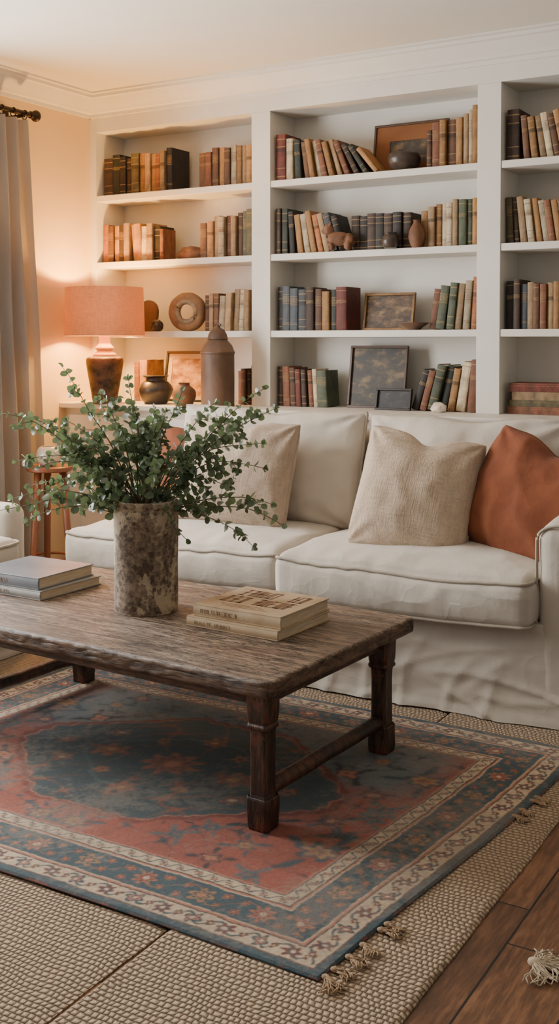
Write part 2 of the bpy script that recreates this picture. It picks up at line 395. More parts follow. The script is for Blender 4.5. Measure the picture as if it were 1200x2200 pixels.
# ---------------------------------------------------------------- frames
def artmat(name,a,b,c,scale=9):
    m,nt,N,L,P=newmat(name); tc=N.new('ShaderNodeTexCoord').outputs['Object']
    f=noise_n(nt,tc,scale,(1,1,1.6),6,.7); L.new(ramp(nt,f,[(.38,col(a)),(.64,col(c)),(.5,col(b))]),P.inputs['Base Color']); P.inputs['Roughness'].default_value=.5; return m
def frame(x,y,z,w,h,bw,fm,am,label,lean=9,mat_w=0,mm=None,yaw=0,cut=None):
    e=addo('picture_frame',None,(x,y,z+.0005),(-R(lean),0,R(yaw)))
    top(e,label,'picture frame')
    bm=bmesh.new(); t=.018
    box(bm,-w/2,w/2,0,t,0,bw,.002); box(bm,-w/2,w/2,0,t,h-bw,h,.002); box(bm,-w/2,-w/2+bw,0,t,bw,h-bw,.002); box(bm,w/2-bw,w/2,0,t,bw,h-bw,.002)
    fin('frame',bm,fm,parent=e)
    if mat_w:
        a=w/2-bw; b0=bw; b1=h-bw; bm=bmesh.new(); q=mat_w
        box(bm,-a,a,.008,.011,b0,b0+q*.6); box(bm,-a,a,.008,.011,b1-q,b1); box(bm,-a,-a+q,.008,.011,b0+q*.6,b1-q); box(bm,a-q,a,.008,.011,b0+q*.6,b1-q)
        fin('mat_board',bm,mm,parent=e)
    boxo('picture',(-w/2+bw*.8,w/2-bw*.8,.0112,.015,bw*.8,h-bw*.8),am,parent=e)
    return e
fm_br=M('walnut_frame',(86,60,40),(58,38,28),scale=20,rough=.4); fm_dk=M('black_frame',(34,30,28),rough=.35); fm_gold=M('gilt_frame',(140,104,60),(90,64,38),scale=25,rough=.4,metal=.3)
a_dark=artmat('aged_painting',(36,34,32),(58,50,40),(120,98,68)); a_ochre=artmat('ochre_print',(120,78,40),(176,128,74),(206,164,106),11); a_abs=artmat('faded_map_print',(44,34,28),(86,64,42),(134,108,74),14); a_blue=artmat('dark_photo',(26,27,32),(40,40,44),(66,64,64),16)
m_kraft=M('brown_mat_board',(140,90,54),(122,78,46),rough=.9)
frame(-2.345,B+.16,S1,.42,.275,.012,fm_br,a_dark,'wide wooden frame with brown mat and dark picture, leaning',7,.08,m_kraft)
frame(-2.445,B+.12,S3,.29,.20,.014,fm_gold,a_abs,'small gilt frame with a faded brown print on a shelf',10)
frame(-2.515,B+.12,CT,.335,.335,.013,fm_br,a_dark,'square dark wooden frame with an aged painting on the counter',9)
frame(-2.365,B+.01,CT,.20,.115,.012,fm_dk,a_blue,'small black frame standing before a larger picture on the counter',12)
frame(-3.76,B+.13,CT,.31,.30,.014,fm_dk,a_ochre,'thin dark frame with an ochre print behind clay pots',9,.03,M('cream_mat_board',(214,184,136),rough=.9))
# ---------------------------------------------------------------- pottery & curios
m_pot=M('dark_glazed_clay',(78,66,57),(38,31,29),scale=9,rough=.35,bump=.25,bscale=40)
m_rust=M('rusted_tin',(120,92,74),(76,56,44),scale=7,rough=.6,bump=.3,bscale=50,metal=.1,stretch=(1,1,.5))
m_clay=M('brown_clay',(134,92,64),(90,60,42),scale=10,rough=.7,bump=.4,bscale=30)
m_ring=M('pale_worn_wood',(166,128,92),(118,84,58),scale=12,rough=.75,bump=.5,bscale=40)
m_stone=M('carved_stone',(180,160,134),(126,106,86),scale=18,rough=.9,bump=.6,bscale=45)
m_iv=M('ivory_glaze',(222,208,190),(205,188,168),scale=8,rough=.35)
def pot(name,prof,x,y,z,mat,label,cat,seg=36,wob=0,sm=3):
    bm=bmesh.new(); lathe(bm,smoothprof(prof,sm) if sm else prof,seg,wob=wob)
    return top(fin(name,bm,mat,loc=(x,y,z+.0005),smooth=True),label,cat)
pot('clay_pot',[(0,0),(.055,0),(.07,.012),(.096,.06),(.098,.09),(.075,.122),(.058,.132),(.06,.148),(.074,.156),(.068,.16),(.05,.14),(.05,.13),(0,.10)],-3.77,4.975,CT,m_pot,'squat dark glazed clay pot on the counter beside the lamp','pot')
pot('small_jar',[(0,0),(.035,0),(.05,.01),(.066,.05),(.06,.085),(.035,.105),(.03,.12),(.036,.125),(.028,.12),(0,.1)],-3.54,4.93,CT,m_clay,'small round ochre clay jar on the counter by the tin canister','jar')
bm=bmesh.new()
lathe(bm,[(0,0),(.088,0),(.092,.006),(.090,.02),(.091,.15),(.090,.285),(.094,.288),(.094,.297),(.090,.30),(.078,.332),(.060,.352),(.052,.362),(.056,.366),(.054,.374),(.050,.392),(.036,.415),(.016,.426),(.013,.434),(.009,.44),(0,.442)],40)
o=fin('tin_canister',bm,m_rust,loc=(-3.31,4.92,CT+.0005),smooth=True,auto=50); top(o,'tall rusty tin canister with domed lid on the counter','canister')
bm=bmesh.new(); tube(bm,[(-.02,0,.436),(-.016,0,.446),(0,0,.450),(.016,0,.446),(.02,0,.436)],.004); fin('lid_handle',bm,m_rust,parent=o,smooth=True)
pot('bowl',[(0,0),(.035,0),(.045,.006),(.075,.03),(.085,.058),(.082,.075),(.074,.088),(.07,.086),(.072,.06),(.05,.03),(0,.02)],-2.33,B+.07,S1,m_pot,'dark patterned clay bowl before a frame on the top shelf','bowl',wob=.05)
pot('small_pot',[(0,0),(.025,0),(.035,.006),(.045,.035),(.036,.062),(.03,.07),(.034,.078),(.024,.074),(0,.05)],-2.365,B+.01-.025,S2,m_pot,'small dark pot in front of matching dark volumes','pot')
pot('small_vase',[(0,0),(.022,0),(.034,.02),(.042,.055),(.035,.09),(.022,.115),(.016,.13),(.02,.138),(0,.13)],-2.235,B+.02,S2,m_clay,'small brown pear-shaped clay vase on the shelf','vase')
pot('dish',[(0,0),(.03,0),(.04,.01),(.075,.034),(.071,.035),(.036,.014),(0,.01)],-2.26,B+.05,S3,m_rust,'shallow brown metal dish on the shelf by a frame','dish')
def rock(name,x,y,z,s,mat,label,cat,seed,n=3):
    bm=bmesh.new(); bmesh.ops.create_icosphere(bm,subdivisions=4,radius=1)
    for v in bm.verts:
        k=1+.28*noise.noise(v.co*1.4+Vector((seed,0,0)))+.12*noise.noise(v.co*3.5+Vector((0,seed,0)))
        v.co=Vector((v.co.x*s[0]*k,v.co.y*s[1]*k,max(-.72,v.co.z*k)*s[2]))
    mz=min(v.co.z for v in bm.verts)
    for v in bm.verts: v.co.z-=mz
    return top(fin(name,bm,mat,loc=(x,y,z+.0005),smooth=True),label,cat)
rock('driftwood_piece',-3.675,B+.09,S2,(.09,.05,.045),m_clay,'rough brown driftwood lump lying on the shelf','ornament',2)
rock('carved_stone',-3.90,B+.06,S3,(.035,.035,.04),m_pot,'small dark carved stone on the shelf','ornament',5)
bm=bmesh.new()
for c,s in (((0,0,.045),(.05,.03,.032)),((-.045,0,.085),(.024,.02,.026)),((-.062,0,.078),(.016,.012,.010)),((.045,0,.04),(.022,.026,.03)),((-.03,-.015,.015),(.012,.012,.02)),((-.03,.015,.015),(.012,.012,.02)),((.04,-.018,.014),(.014,.012,.02)),((.04,.018,.014),(.014,.012,.02)),((-.036,-.012,.112),(.006,.004,.012)),((-.036,.012,.112),(.006,.004,.012))):
    bmesh.ops.create_icosphere(bm,subdivisions=3,radius=1,matrix=Matrix.Translation(c)@Matrix.Diagonal((*s,1)))
mn=min(v.co.z for v in bm.verts)
for v in bm.verts:
    q=v.co; k=1+.18*noise.noise(q*60); v.co=Vector((q.x*1.25*k,q.y*k,(q.z-mn)*1.2))
o=fin('clay_figurine',bm,m_clay,loc=(-2.665,B-.005,S2+.0005),rot=(0,0,R(15)),smooth=True); top(o,'small rough brown clay animal figurine before dark books','figurine')
rm=o.modifiers.new('r','REMESH'); rm.mode='VOXEL'; rm.voxel_size=.004; rm.use_smooth_shade=True
e=addo('ring_sculpture',None,(-3.70,B+.09,S3+.0005),(0,0,R(18))); top(e,'round carved wooden ring sculpture on a shelf beside books','sculpture')
bm=bmesh.new(); n=48
prof=[(.052,.028),(.06,.034),(.085,.036),(.105,.03),(.112,.015),(.112,-.015),(.105,-.03),(.085,-.036),(.06,-.034),(.052,-.028)]
rings=[]
for i in range(n):
    a=2*math.pi*i/n; k=1+.03*noise.noise(Vector((math.cos(a)*2,math.sin(a)*2,3)))
    rings.append([bm.verts.new((r*k*math.cos(a),y,.112+r*k*math.sin(a))) for r,y in prof])
for i in range(n):
    A=rings[i];D=rings[(i+1)%n]
    for k in range(len(prof)): bm.faces.new((A[k],A[(k+1)%len(prof)],D[(k+1)%len(prof)],D[k]))
fin('outer_ring',bm,m_ring,parent=e,smooth=True)
bm=bmesh.new(); tube(bm,[(.058*math.cos(2*math.pi*i/32),-.026,.112+.058*math.sin(2*math.pi*i/32)) for i in range(32)],.016,10,True); fin('inner_ring',bm,m_stone,parent=e,smooth=True)
bm=bmesh.new()
pts=[(-.06,0),(.06,0)]+[(.06*math.cos(R(a)),.13+.06*math.sin(R(a))) for a in range(0,181,15)]
lo=[bm.verts.new((x,0,z)) for x,z in pts];hi=[bm.verts.new((x,.03,z)) for x,z in pts];k=len(pts)
for i in range(k): bm.faces.new((lo[i],lo[(i+1)%k],hi[(i+1)%k],hi[i]))
bm.faces.new(lo);bm.faces.new(hi[::-1]); bmesh.ops.bevel(bm,geom=bm.edges[:],offset=.004,segments=2,affect='EDGES')
top(fin('arched_plaque',bm,m_rust,loc=(-4.02,B+.12,S3+.0005),rot=(-R(6),0,R(10))),'rust brown arched clay plaque on the shelf behind the lamp','ornament')
o=book(.055,.245,.17,'o','the counter','books on the counter',2); o.location=(-4.01,B+.03,CT+.0004)
o['label']='thick ochre hardback standing on the counter behind the lamp'
o=book(.04,.23,.17,'u','the counter','books on the counter',2); o.location=(-4.055,B+.035,CT+.0004)
rock('wood_carving',-2.10,B-.01,CT,(.04,.03,.028),m_iv,'small pale carved wood piece before leaning books','ornament',8)
# ---------------------------------------------------------------- lamp
lx,ly=-4.055,4.872
lamp=addo('table_lamp',None,(lx,ly,CT+.0005)); top(lamp,'table lamp with dark textured clay base and peach linen drum shade','lamp')
m_base=M('textured_lamp_clay',(96,72,56),(36,28,25),scale=14,rough=.6,bump=.8,bscale=38,contrast=.25,dist=.006)
m_neck=M('cream_turned_wood',(206,170,130),(184,140,100),scale=9,rough=.6)
bm=bmesh.new(); lathe(bm,smoothprof([(0,0),(.066,0),(.07,.008),(.078,.06),(.092,.14),(.104,.215),(.106,.245),(.098,.262),(.07,.268),(0,.27)],4),40); fin('base',bm,m_base,parent=lamp,smooth=True)
bm=bmesh.new(); lathe(bm,[(0,.268),(.066,.268),(.068,.276),(.06,.288),(.045,.296),(.043,.302),(.055,.31),(.055,.318),(.042,.330),(.032,.345),(.030,.375),(.034,.384),(.03,.39),(0,.39)],36); fin('neck',bm,m_neck,parent=lamp,smooth=True,auto=60)
bm=bmesh.new(); lathe(bm,[(0,.39),(.007,.39),(.007,.46),(.016,.462),(.016,.50),(0,.50)],16)
for a in range(3):
    t=2*math.pi*a/3; tube(bm,[(.007*math.cos(t),.007*math.sin(t),.455),(.2205*math.cos(t),.2205*math.sin(t),.64)],.002,6)
fin('socket',bm,m_iron,parent=lamp)
m,nt,N,L,P=newmat('linen_lamp_shade')
tc=N.new('ShaderNodeTexCoord').outputs['Object']
f=math_n(nt,'ADD',noise_n(nt,tc,260,(1,1,.08),2),noise_n(nt,tc,260,(.1,.1,1),2))
cc=ramp(nt,math_n(nt,'MULTIPLY',f,.5),[(.30,col((196,142,104))),(.70,col((222,170,130)))])
ct_=ramp(nt,math_n(nt,'MULTIPLY',f,.5),[(.30,col((196,156,118))),(.70,col((222,184,144)))])
L.new(cc,P.inputs['Base Color']); P.inputs['Roughness'].default_value=.95
tr=N.new('ShaderNodeBsdfTranslucent'); L.new(ct_,tr.inputs[0]); mx=N.new('ShaderNodeMixShader'); mx.inputs[0].default_value=.17
L.new(P.outputs[0],mx.inputs[1]);L.new(tr.outputs[0],mx.inputs[2]);L.new(mx.outputs[0],N['Material Output'].inputs[0])
m_shade=m
bm=bmesh.new(); lathe(bm,[(.228,.385),(.2285,.39),(.222,.655),(.2215,.66),(.2195,.66),(.2255,.385),(.228,.385)],64); fin('lamp_shade',bm,m_shade,parent=lamp,smooth=True,auto=50)
m,nt,N,L,P=newmat('warm_bulb'); P.inputs['Emission Color'].default_value=(1,.62,.28,1); P.inputs['Emission Strength'].default_value=12; P.inputs['Base Color'].default_value=(1,.8,.6,1)
bm=bmesh.new(); lathe(bm,smoothprof([(0,.5),(.014,.5),(.018,.515),(.03,.54),(.03,.56),(.018,.58),(0,.585)],3),20); fin('bulb',bm,m,parent=lamp,smooth=True)
ld=bpy.data.lights.new('lamp_glow','POINT'); ld.energy=165; ld.color=(1,.53,.13); ld.shadow_soft_size=.045
lo=addo('lamp_glow',ld,(0,0,.535),parent=lamp)
# ---------------------------------------------------------------- curtain
bm=bmesh.new(); ny,nz=150,36; g=[]
for j in range(nz+1):
    t=j/nz; z=2.60-(2.60-.012)*t; rowv=[]
    for i in range(ny+1):
        s=i/ny
        spread=.80+.20*min(1,t*1.6)
        y=4.44+.10*min(1,t*1.3)-s*.74*spread
        amp=.03+.022*t
        x=-4.23+amp*math.sin(s*2*math.pi*7+.6*math.sin(t*3))+.018*noise.noise(Vector((s*7,t*2.5,1)))
        y+=.012*noise.noise(Vector((s*9,t*3,5)))
        rowv.append(bm.verts.new((x,y,z)))
    g.append(rowv)
for j in range(nz):
    for i in range(ny): bm.faces.new((g[j][i],g[j][i+1],g[j+1][i+1],g[j+1][i]))
cur=fin('curtain',bm,m_curt,smooth=True); top(cur,'floor-length grey linen curtain hanging from a dark rod','curtain')
bm=bmesh.new(); tube(bm,[(-4.225,1.5,2.635),(-4.225,4.46,2.635)],.014,14)
rod=fin('curtain_rod',bm,m_iron,smooth=True,auto=50); top(rod,'dark bronze curtain rod with turned finial above the window','curtain rod')
bm=bmesh.new(); pr=smoothprof([(0,0),(.018,0),(.02,.01),(.014,.018),(.026,.03),(.032,.045),(.026,.06),(.012,.068),(0,.07)],3)
lathe(bm,pr,20); fin('finial',bm,m_iron,loc=(-4.225,4.46,2.635),rot=(-R(90),0,0),parent=rod,smooth=True)
for y in (4.40,1.6):
    bm=bmesh.new(); box(bm,LW,-4.21,y-.008,y+.008,2.61,2.626); box(bm,LW,LW+.01,y-.02,y+.02,2.57,2.67,.003); fin('bracket',bm,m_iron,parent=rod)
for i in range(8):
    y=4.42-i*.085
    bm=bmesh.new(); tube(bm,[(-4.225+.02*math.cos(2*math.pi*k/20),y,2.627+.024*math.sin(2*math.pi*k/20)) for k in range(20)],.003,6,True); fin('curtain_ring',bm,m_iron,parent=cur,smooth=True)
# ---------------------------------------------------------------- sofa
def skirt_bm(x0,x1,y0,y1,h,seed,flare=.03,r=.03,amp=1):
    bm=bmesh.new(); P0=rrect(x0,x1,y0,y1,r,0,6,150); rows=[]
    n=len(P0); nz=36
    for j in range(nz+1):
        t=j/nz; z=h*(1-t)+.003; rv=[]
        for i,p in enumerate(P0):
            a=P0[i-1];b=P0[(i+1)%n]; tg=(b-a).normalized(); nn=Vector((tg.y,-tg.x,0))
            fold=noise.noise(Vector((p.x*4+seed,p.y*4,t*1.0)))*.7+noise.noise(Vector((p.x*2+seed,p.y*2,t*2)))*.4
            c1=ridge(Vector((p.x*1.5+seed,p.y*1.5+3,t*2.8-p.x*1.3)))
            c2=ridge(Vector((p.x*2.6+seed+7,p.y*2.6,t*4+p.x*2.2)))
            c3=ridge(Vector((p.x*6+seed+2,p.y*6,t*1.2)))
            off=flare*(t**1.5)+amp*(.030*t*fold+.014*c1*(.25+t)+.008*c2*(.2+t)+.011*c3*t)
            if t>.93: off+=.005
            q=p+nn*off; q.z=z; rv.append(bm.verts.new(q))
        rows.append(rv)
    for j in range(nz):
        for i in range(n): bm.faces.new((rows[j][i],rows[j][(i+1)%n],rows[j+1][(i+1)%n],rows[j+1][i]))
    bm.faces.new(rows[0]); return bm
def piped_cushion(name,sx,sy,sz,r,parent,loc,rot=(0,0,0),bulge=.03,fn=None,seed=0,mat=m_linen,wa=.004,n=20,pipes=True,label=None):
    def f0(q):
        a=wr(q,wa,3.5,seed)
        if q.z>0:
            a+=wa*1.1*ridge(Vector((q.x*2+seed,q.y*3.5,seed)))+wa*.8*ridge(Vector((q.x*3.5+seed+3,q.y*1.8,seed)))
            fr=max(0,1-(q.y+sy/2)/.22)
            a+=.005*fr*noise.noise(Vector((q.x*18+seed,q.y*3,1)))
        else: a*=.3
        q=q.copy(); q.z+=a
        if q.y<-sy/2+.03: q.y+=-.003*noise.noise(Vector((q.x*14+seed,q.z*6,2)))-.004*ridge(Vector((q.x*3+seed,q.z*7+q.x*2,5)))
        q.z-=.012*math.sin((q.x/sx+.5)*math.pi)*max(0,-q.y/(sy/2))
        return q
    ff=(lambda q: fn(f0(q))) if fn else f0
    bm=bmesh.new(); rbox(bm,sx,sy,sz,r,n,bulge,ff)
    o=fin(name,bm,mat,loc=loc,rot=rot,parent=parent,smooth=True)
    if pipes:
        for s in (1,-1):
            z=s*(sz/2-r*.30)
            path=rrect(-sx/2+r*.02,sx/2-r*.02,-sy/2+r*.02,sy/2-r*.02,r*1.0,z,6,24)
            path=[ff(p) for p in path]
            bm=bmesh.new(); tube(bm,path,.0068,8,True); fin('piping',bm,m_linen2,parent=o,smooth=True)
    return o
sofa=addo('sofa',None,(-2.2,4.28,.0105),(0,0,R(1.6))); top(sofa,'ivory linen slipcovered two-seat sofa against the white cabinet','sofa')
fin('skirt',skirt_bm(-1.13,1.12,-.435,.455,.36,3,.035,amp=1.1),m_linen,parent=sofa,smooth=True)
bm=bmesh.new(); rbox(bm,2.22,.86,.10,.03,30,0,lambda q:q+Vector((0,0,wr(q,.003,5)))); fin('seat_base',bm,m_linen,loc=(0,.01,.315),parent=sofa,smooth=True)
def arm(x,y0,y1,seed,w=.15,h=.70):
    bm=bmesh.new(); L_=y1-y0
    def f(q):
        k=(q.z+h/2)/h
        q=q.copy(); q.x*=1+.10*max(0,k-.75)*4*.5
        q.x+=wr(q,.004,4,seed); q.z+=wr(q,.003,4,seed+2)*(k>.5)
        q.y+=-.004*ridge(Vector((q.x*5,q.z*4+q.x*4,seed)))*(q.y<0)
        q.z-= .02*max(0,(-q.y-L_/2+.18)/.18) if q.z>0 else 0
        return q
    rbox(bm,w,L_,h,.055,26,0,f)
    a=fin('arm',bm,m_linen,loc=(x,(y0+y1)/2,h/2+.012),parent=sofa,smooth=True)
    for yy in (-L_/2+.015,):
        path=[]
        for i in range(0,19):
            an=math.pi*i/18
            path.append(Vector((math.cos(an)*(w/2-.003)*1.06,yy,h/2-.062+math.sin(an)*.058-.012)))
        path=[Vector((w/2*1.02,yy,-h/2+.05))]+path+[Vector((-w/2*1.02,yy,-h/2+.05))]
        bm=bmesh.new(); tube(bm,path,.006,8); fin('piping',bm,m_linen2,parent=a,smooth=True)
arm(1.055,-.445,.44,1,.16,.73); arm(-1.055,-.20,.44,5,.15,.68)
bm=bmesh.new(); rbox(bm,2.07,.15,.70,.07,26,0,lambda q:q+Vector((0,wr(q,.005,4),wr(q,.008,3,4)*(q.z>0)))); fin('backrest',bm,m_linen,loc=(0,.375,.63),rot=(-R(3),0,0),parent=sofa,smooth=True)
def tfn(q):
    q=q.copy()
    k=max(0,min(1,(q.y+.10)/.06)); k=k*k*(3-2*k)
    wN=.90; rgt=.545
    q.x=rgt-(rgt-q.x)*(1-k*(1-wN)); return q
piped_cushion('seat_cushion',1.12,.72,.165,.036,sofa,(-.638,-.12,.443),bulge=.055,fn=tfn,seed=2,wa=.005,n=48)
piped_cushion('seat_cushion',1.045,.75,.175,.036,sofa,(.447,-.138,.437),bulge=.06,seed=9,wa=.005,n=48)
def backcush(x,seed,w=.98,h=.54,yw=0):
    bm,path=pillow_bm(w,h,.24,seed,.012,.025,48,.008,.009,.33)
    o=fin('back_cushion',bm,m_linen,loc=(x,.205,.800),rot=(-R(11),R(yw*.6),R(yw)),parent=sofa,smooth=True)
    bm=bmesh.new(); tube(bm,path,.0085,8,True); fin('piping',bm,m_linen2,parent=o,smooth=True)
backcush(-.515,1,.985,.54,1); backcush(.485,4,.96,.53,-1)
def throw(x,y,z,w,h,t,mat,label,tilt,yaw,roll,seed,chop=.04,name='throw_pillow',pinch=.045,pw=.42,wa=.006):
    bm,path=pillow_bm(w,h,t,seed,pinch,chop,48,wa,.008,pw,.03)
    o=fin(name,bm,mat,loc=(x,y,z),rot=(-R(tilt),R(roll),R(yaw)),smooth=True)
    top(o,label,'pillow','throw pillows on the sofa')
    bm=bmesh.new(); tube(bm,path,.0035,6,True); fin('seam',bm,mat,parent=o,smooth=True)
    return o
throw(-2.73,4.20,.80,.58,.51,.24,m_oat2,'square beige slub linen throw pillow on the sofa',17,6,3,11,.035,pw=.38)
throw(-3.07,4.34,.78,.44,.46,.13,m_terra,'terracotta linen throw pillow partly hidden behind foliage',16,14,-6,21,.03)
throw(-1.81,4.155,.77,.49,.525,.28,m_oat,'square oatmeal striped woven throw pillow on the sofa',20,14,9,13,.05,pw=.34,pinch=.03)
throw(-1.345,4.26,.755,.55,.51,.28,m_terra,'square terracotta linen throw pillow against the sofa arm',20,-14,16,17,.045,pinch=.02,pw=.33,wa=.008)
# ---------------------------------------------------------------- armchair
ac=addo('armchair',None,(-3.885,3.28,.0065),(0,0,R(90))); top(ac,'ivory slipcovered armchair beside the coffee table','armchair')
fin('skirt',skirt_bm(-.42,.42,-.40,.22,.34,8,.012,amp=.5),m_linen,parent=ac,smooth=True)
for x,sd_ in ((-.36,31),(.36,33)):
    bm=bmesh.new(); rbox(bm,.13,.58,.64,.055,14,0,lambda q:q+Vector((wr(q,.004,5,sd_),0,0))); fin('arm',bm,m_linen,loc=(x,-.06,.34),parent=ac,smooth=True)
bm=bmesh.new(); rbox(bm,.80,.13,.62,.06,14,0); fin('backrest',bm,m_linen,loc=(0,.165,.60),rot=(-R(3),0,0),parent=ac,smooth=True)
piped_cushion('seat_cushion',.585,.54,.15,.045,ac,(0,-.165,.44),bulge=.03,seed=40,n=12)
# ---------------------------------------------------------------- side table
m_sw=M('reddish_wood',(150,92,60),(108,62,40),scale=12,rough=.45,stretch=(1,1,.2))
st=addo('side_table',None,(-4.01,4.36,.0065)); top(st,'small round wooden side table with splayed legs near the curtain','side table')
bm=bmesh.new(); lathe(bm,[(0,.71),(.115,.71),(.122,.715),(.122,.733),(.115,.738),(0,.738)],40); fin('tabletop',bm,m_sw,parent=st)
for a in (20,140,260):
    c,s=math.cos(R(a)),math.sin(R(a)); bm=bmesh.new(); tube(bm,[(c*.125,s*.125,.002),(c*.11,s*.11,.25),(c*.075,s*.075,.711)],.015,10,r2=.020); fin('leg',bm,m_sw,parent=st,smooth=True)
bm=bmesh.new(); tube(bm,[(.108*math.cos(2*math.pi*i/24),.108*math.sin(2*math.pi*i/24),.25) for i in range(24)],.007,8,True); fin('ring_stretcher',bm,m_sw,parent=st,smooth=True)
pot('small_vessel',[(0,0),(.03,0),(.05,.015),(.062,.05),(.055,.085),(.04,.10),(.036,.098),(.05,.08),(.056,.05),(.04,.015),(0,.01)],-4.01,4.35,.745,m_iv,'small ivory ceramic vessel on the round side table','vessel')
# ---------------------------------------------------------------- coffee table
def woodmat(name,a,b,c,rough=.6,ax='x',sc=5,crack=True,red=None):
    m,nt,N,L,P=newmat(name); tc=N.new('ShaderNodeTexCoord').outputs['Object']
    st=(1,9,9) if ax=='x' else ((9,1,9) if ax=='y' else (9,9,1))
    g=noise_n(nt,tc,sc,st,8,.72); big=noise_n(nt,tc,3,(1,1,1),4); fine=noise_n(nt,tc,sc*5,st,4,.6)
    gg=math_n(nt,'ADD',math_n(nt,'ADD',math_n(nt,'MULTIPLY',g,.45),math_n(nt,'MULTIPLY',big,.25)),math_n(nt,'MULTIPLY',fine,.30))
    base=ramp(nt,gg,[(.42,col(a)),(.585,col(c)),(.5,col(b))])
    h=math_n(nt,'ADD',g,math_n(nt,'MULTIPLY',fine,.6))
    if red:
        wm=noise_n(nt,tc,9,(1,1,1),5,.7)
        base=mixc(nt,math_n(nt,'MULTIPLY',math_n(nt,'GREATER_THAN',wm,.56),.55),base,col(red))
    if crack:
        ck=None
        for sc2,th,off in ((2.6,.010,.42),(4.7,.013,.46),(9,.012,.50)):
            v=noise_n(nt,tc,sc2,tuple(x*1.3 for x in st),3,.5)
            c1=math_n(nt,'LESS_THAN',math_n(nt,'ABSOLUTE',math_n(nt,'SUBTRACT',v,.5)),th)
            c1=math_n(nt,'MULTIPLY',c1,math_n(nt,'GREATER_THAN',big,off))
            ck=c1 if ck is None else math_n(nt,'MAXIMUM',ck,c1)
        sp=N.new('ShaderNodeSeparateXYZ'); L.new(tc,sp.inputs[0])
        pl=math_n(nt,'DIVIDE',math_n(nt,'ADD',math_n(nt,'ADD',sp.outputs[1],5),math_n(nt,'MULTIPLY',math_n(nt,'SUBTRACT',big,.5),.01)),.222)
        fr=math_n(nt,'FRACT',pl)
        wn=N.new('ShaderNodeTexWhiteNoise'); wn.noise_dimensions='1D'; L.new(math_n(nt,'FLOOR',pl),wn.inputs['W'])
        hs=N.new('ShaderNodeHueSaturation'); L.new(base,hs.inputs['Color']); L.new(math_n(nt,'ADD',math_n(nt,'MULTIPLY',wn.outputs[0],.35),.82),hs.inputs['Value']); base=hs.outputs[0]
        ck=math_n(nt,'MAXIMUM',ck,math_n(nt,'LESS_THAN',fr,.020))
        base=mixc(nt,math_n(nt,'MULTIPLY',ck,.88),base,col((24,17,13)))
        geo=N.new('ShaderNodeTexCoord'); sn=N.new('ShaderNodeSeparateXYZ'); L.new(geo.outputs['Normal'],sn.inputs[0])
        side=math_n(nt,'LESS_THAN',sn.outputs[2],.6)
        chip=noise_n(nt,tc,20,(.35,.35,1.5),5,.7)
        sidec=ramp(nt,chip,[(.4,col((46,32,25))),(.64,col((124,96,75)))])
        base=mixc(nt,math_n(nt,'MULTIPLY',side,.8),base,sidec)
        h=math_n(nt,'SUBTRACT',math_n(nt,'ADD',h,math_n(nt,'MULTIPLY',math_n(nt,'MULTIPLY',chip,side),2)),math_n(nt,'MULTIPLY',ck,1.8))
    L.new(base,P.inputs['Base Color']); P.inputs['Roughness'].default_value=rough
    L.new(bump_n(nt,h,.75,.004),P.inputs['Normal']); return m
m_top=woodmat('weathered_tabletop',(70,54,43),(116,96,80),(168,148,127),.5)
m_leg=woodmat('dark_worn_leg_wood',(28,19,15),(54,37,28),(104,68,48),.42,'z',6,False,(104,56,38))
m_apr=woodmat('dark_apron_wood',(38,26,20),(70,50,38),(108,78,58),.5,'x',6,False)
TX0,TX1,TY0,TY1,TH=-3.16,-1.532,2.612,3.515,.452
tcx,tcy=(TX0+TX1)/2,(TY0+TY1)/2; tw,td=TX1-TX0,TY1-TY0; TZ=.0190
tab=addo('coffee_table',None,(tcx,tcy,TZ),(0,0,R(-3.2))); top(tab,'rustic weathered dark wood coffee table standing on the patterned rug','coffee table')
def tf(q):
    q=q.copy(); ex=min(tw/2-abs(q.x),td/2-abs(q.y))
    cx_,cy_=tw/2-.03,td/2-.03
    if abs(q.x)>cx_ and abs(q.y)>cy_:
        dx,dy=abs(q.x)-cx_,abs(q.y)-cy_; l=math.hypot(dx,dy); m_=max(dx,dy)
        if l>1e-6:
            k=m_/l; q.x=math.copysign(cx_+dx*k,q.x); q.y=math.copysign(cy_+dy*k,q.y)
    if ex<.03:
        n=noise.noise(Vector((q.x*3,q.y*3,q.z*5)))*.002+noise.noise(Vector((q.x*34,q.y*34,q.z*34)))*.0022-.003*ridge(Vector((q.x*14,q.y*14,q.z*40+3)))
        if abs(q.y)>td/2-.03: q.y+=n*math.copysign(1,q.y)
        else: q.x+=n*math.copysign(1,q.x)
        q.z+=noise.noise(Vector((q.x*5,q.y*5,2)))*.001
    return q
bm=bmesh.new(); rbox(bm,tw,td,.052,.012,150,0,tf); fin('tabletop',bm,m_top,loc=(0,0,TH-TZ-.026),parent=tab,smooth=True,auto=60)
lxl,lxr,lyn,lyf=-tw/2+.20,tw/2-.052,-td/2+.046,td/2-.155
bm=bmesh.new(); za,zb=TH-TZ-.052-.030,TH-TZ-.05
box(bm,lxl,lxr,lyn-.012,lyn+.012,za,zb,.003); box(bm,lxl,lxr,lyf-.012,lyf+.012,za,zb,.003); box(bm,lxl-.012,lxl+.012,lyn,lyf,za,zb,.003); box(bm,lxr-.012,lxr+.012,lyn,lyf,za,zb,.003)
box(bm,-tw/2+.06,lxl,lyn-.012,lyn+.012,za,zb,.003)
fin('apron',bm,m_apr,parent=tab)
legprof=[(.031,0),(.035,.006),(.037,.06),(.037,.088),(.034,.094),(.0285,.10),(.028,.25),(.0295,.285),(.035,.29),(.036,.298),(.033,.304),(.034,.31),(.037,.335),(.037,.385)]
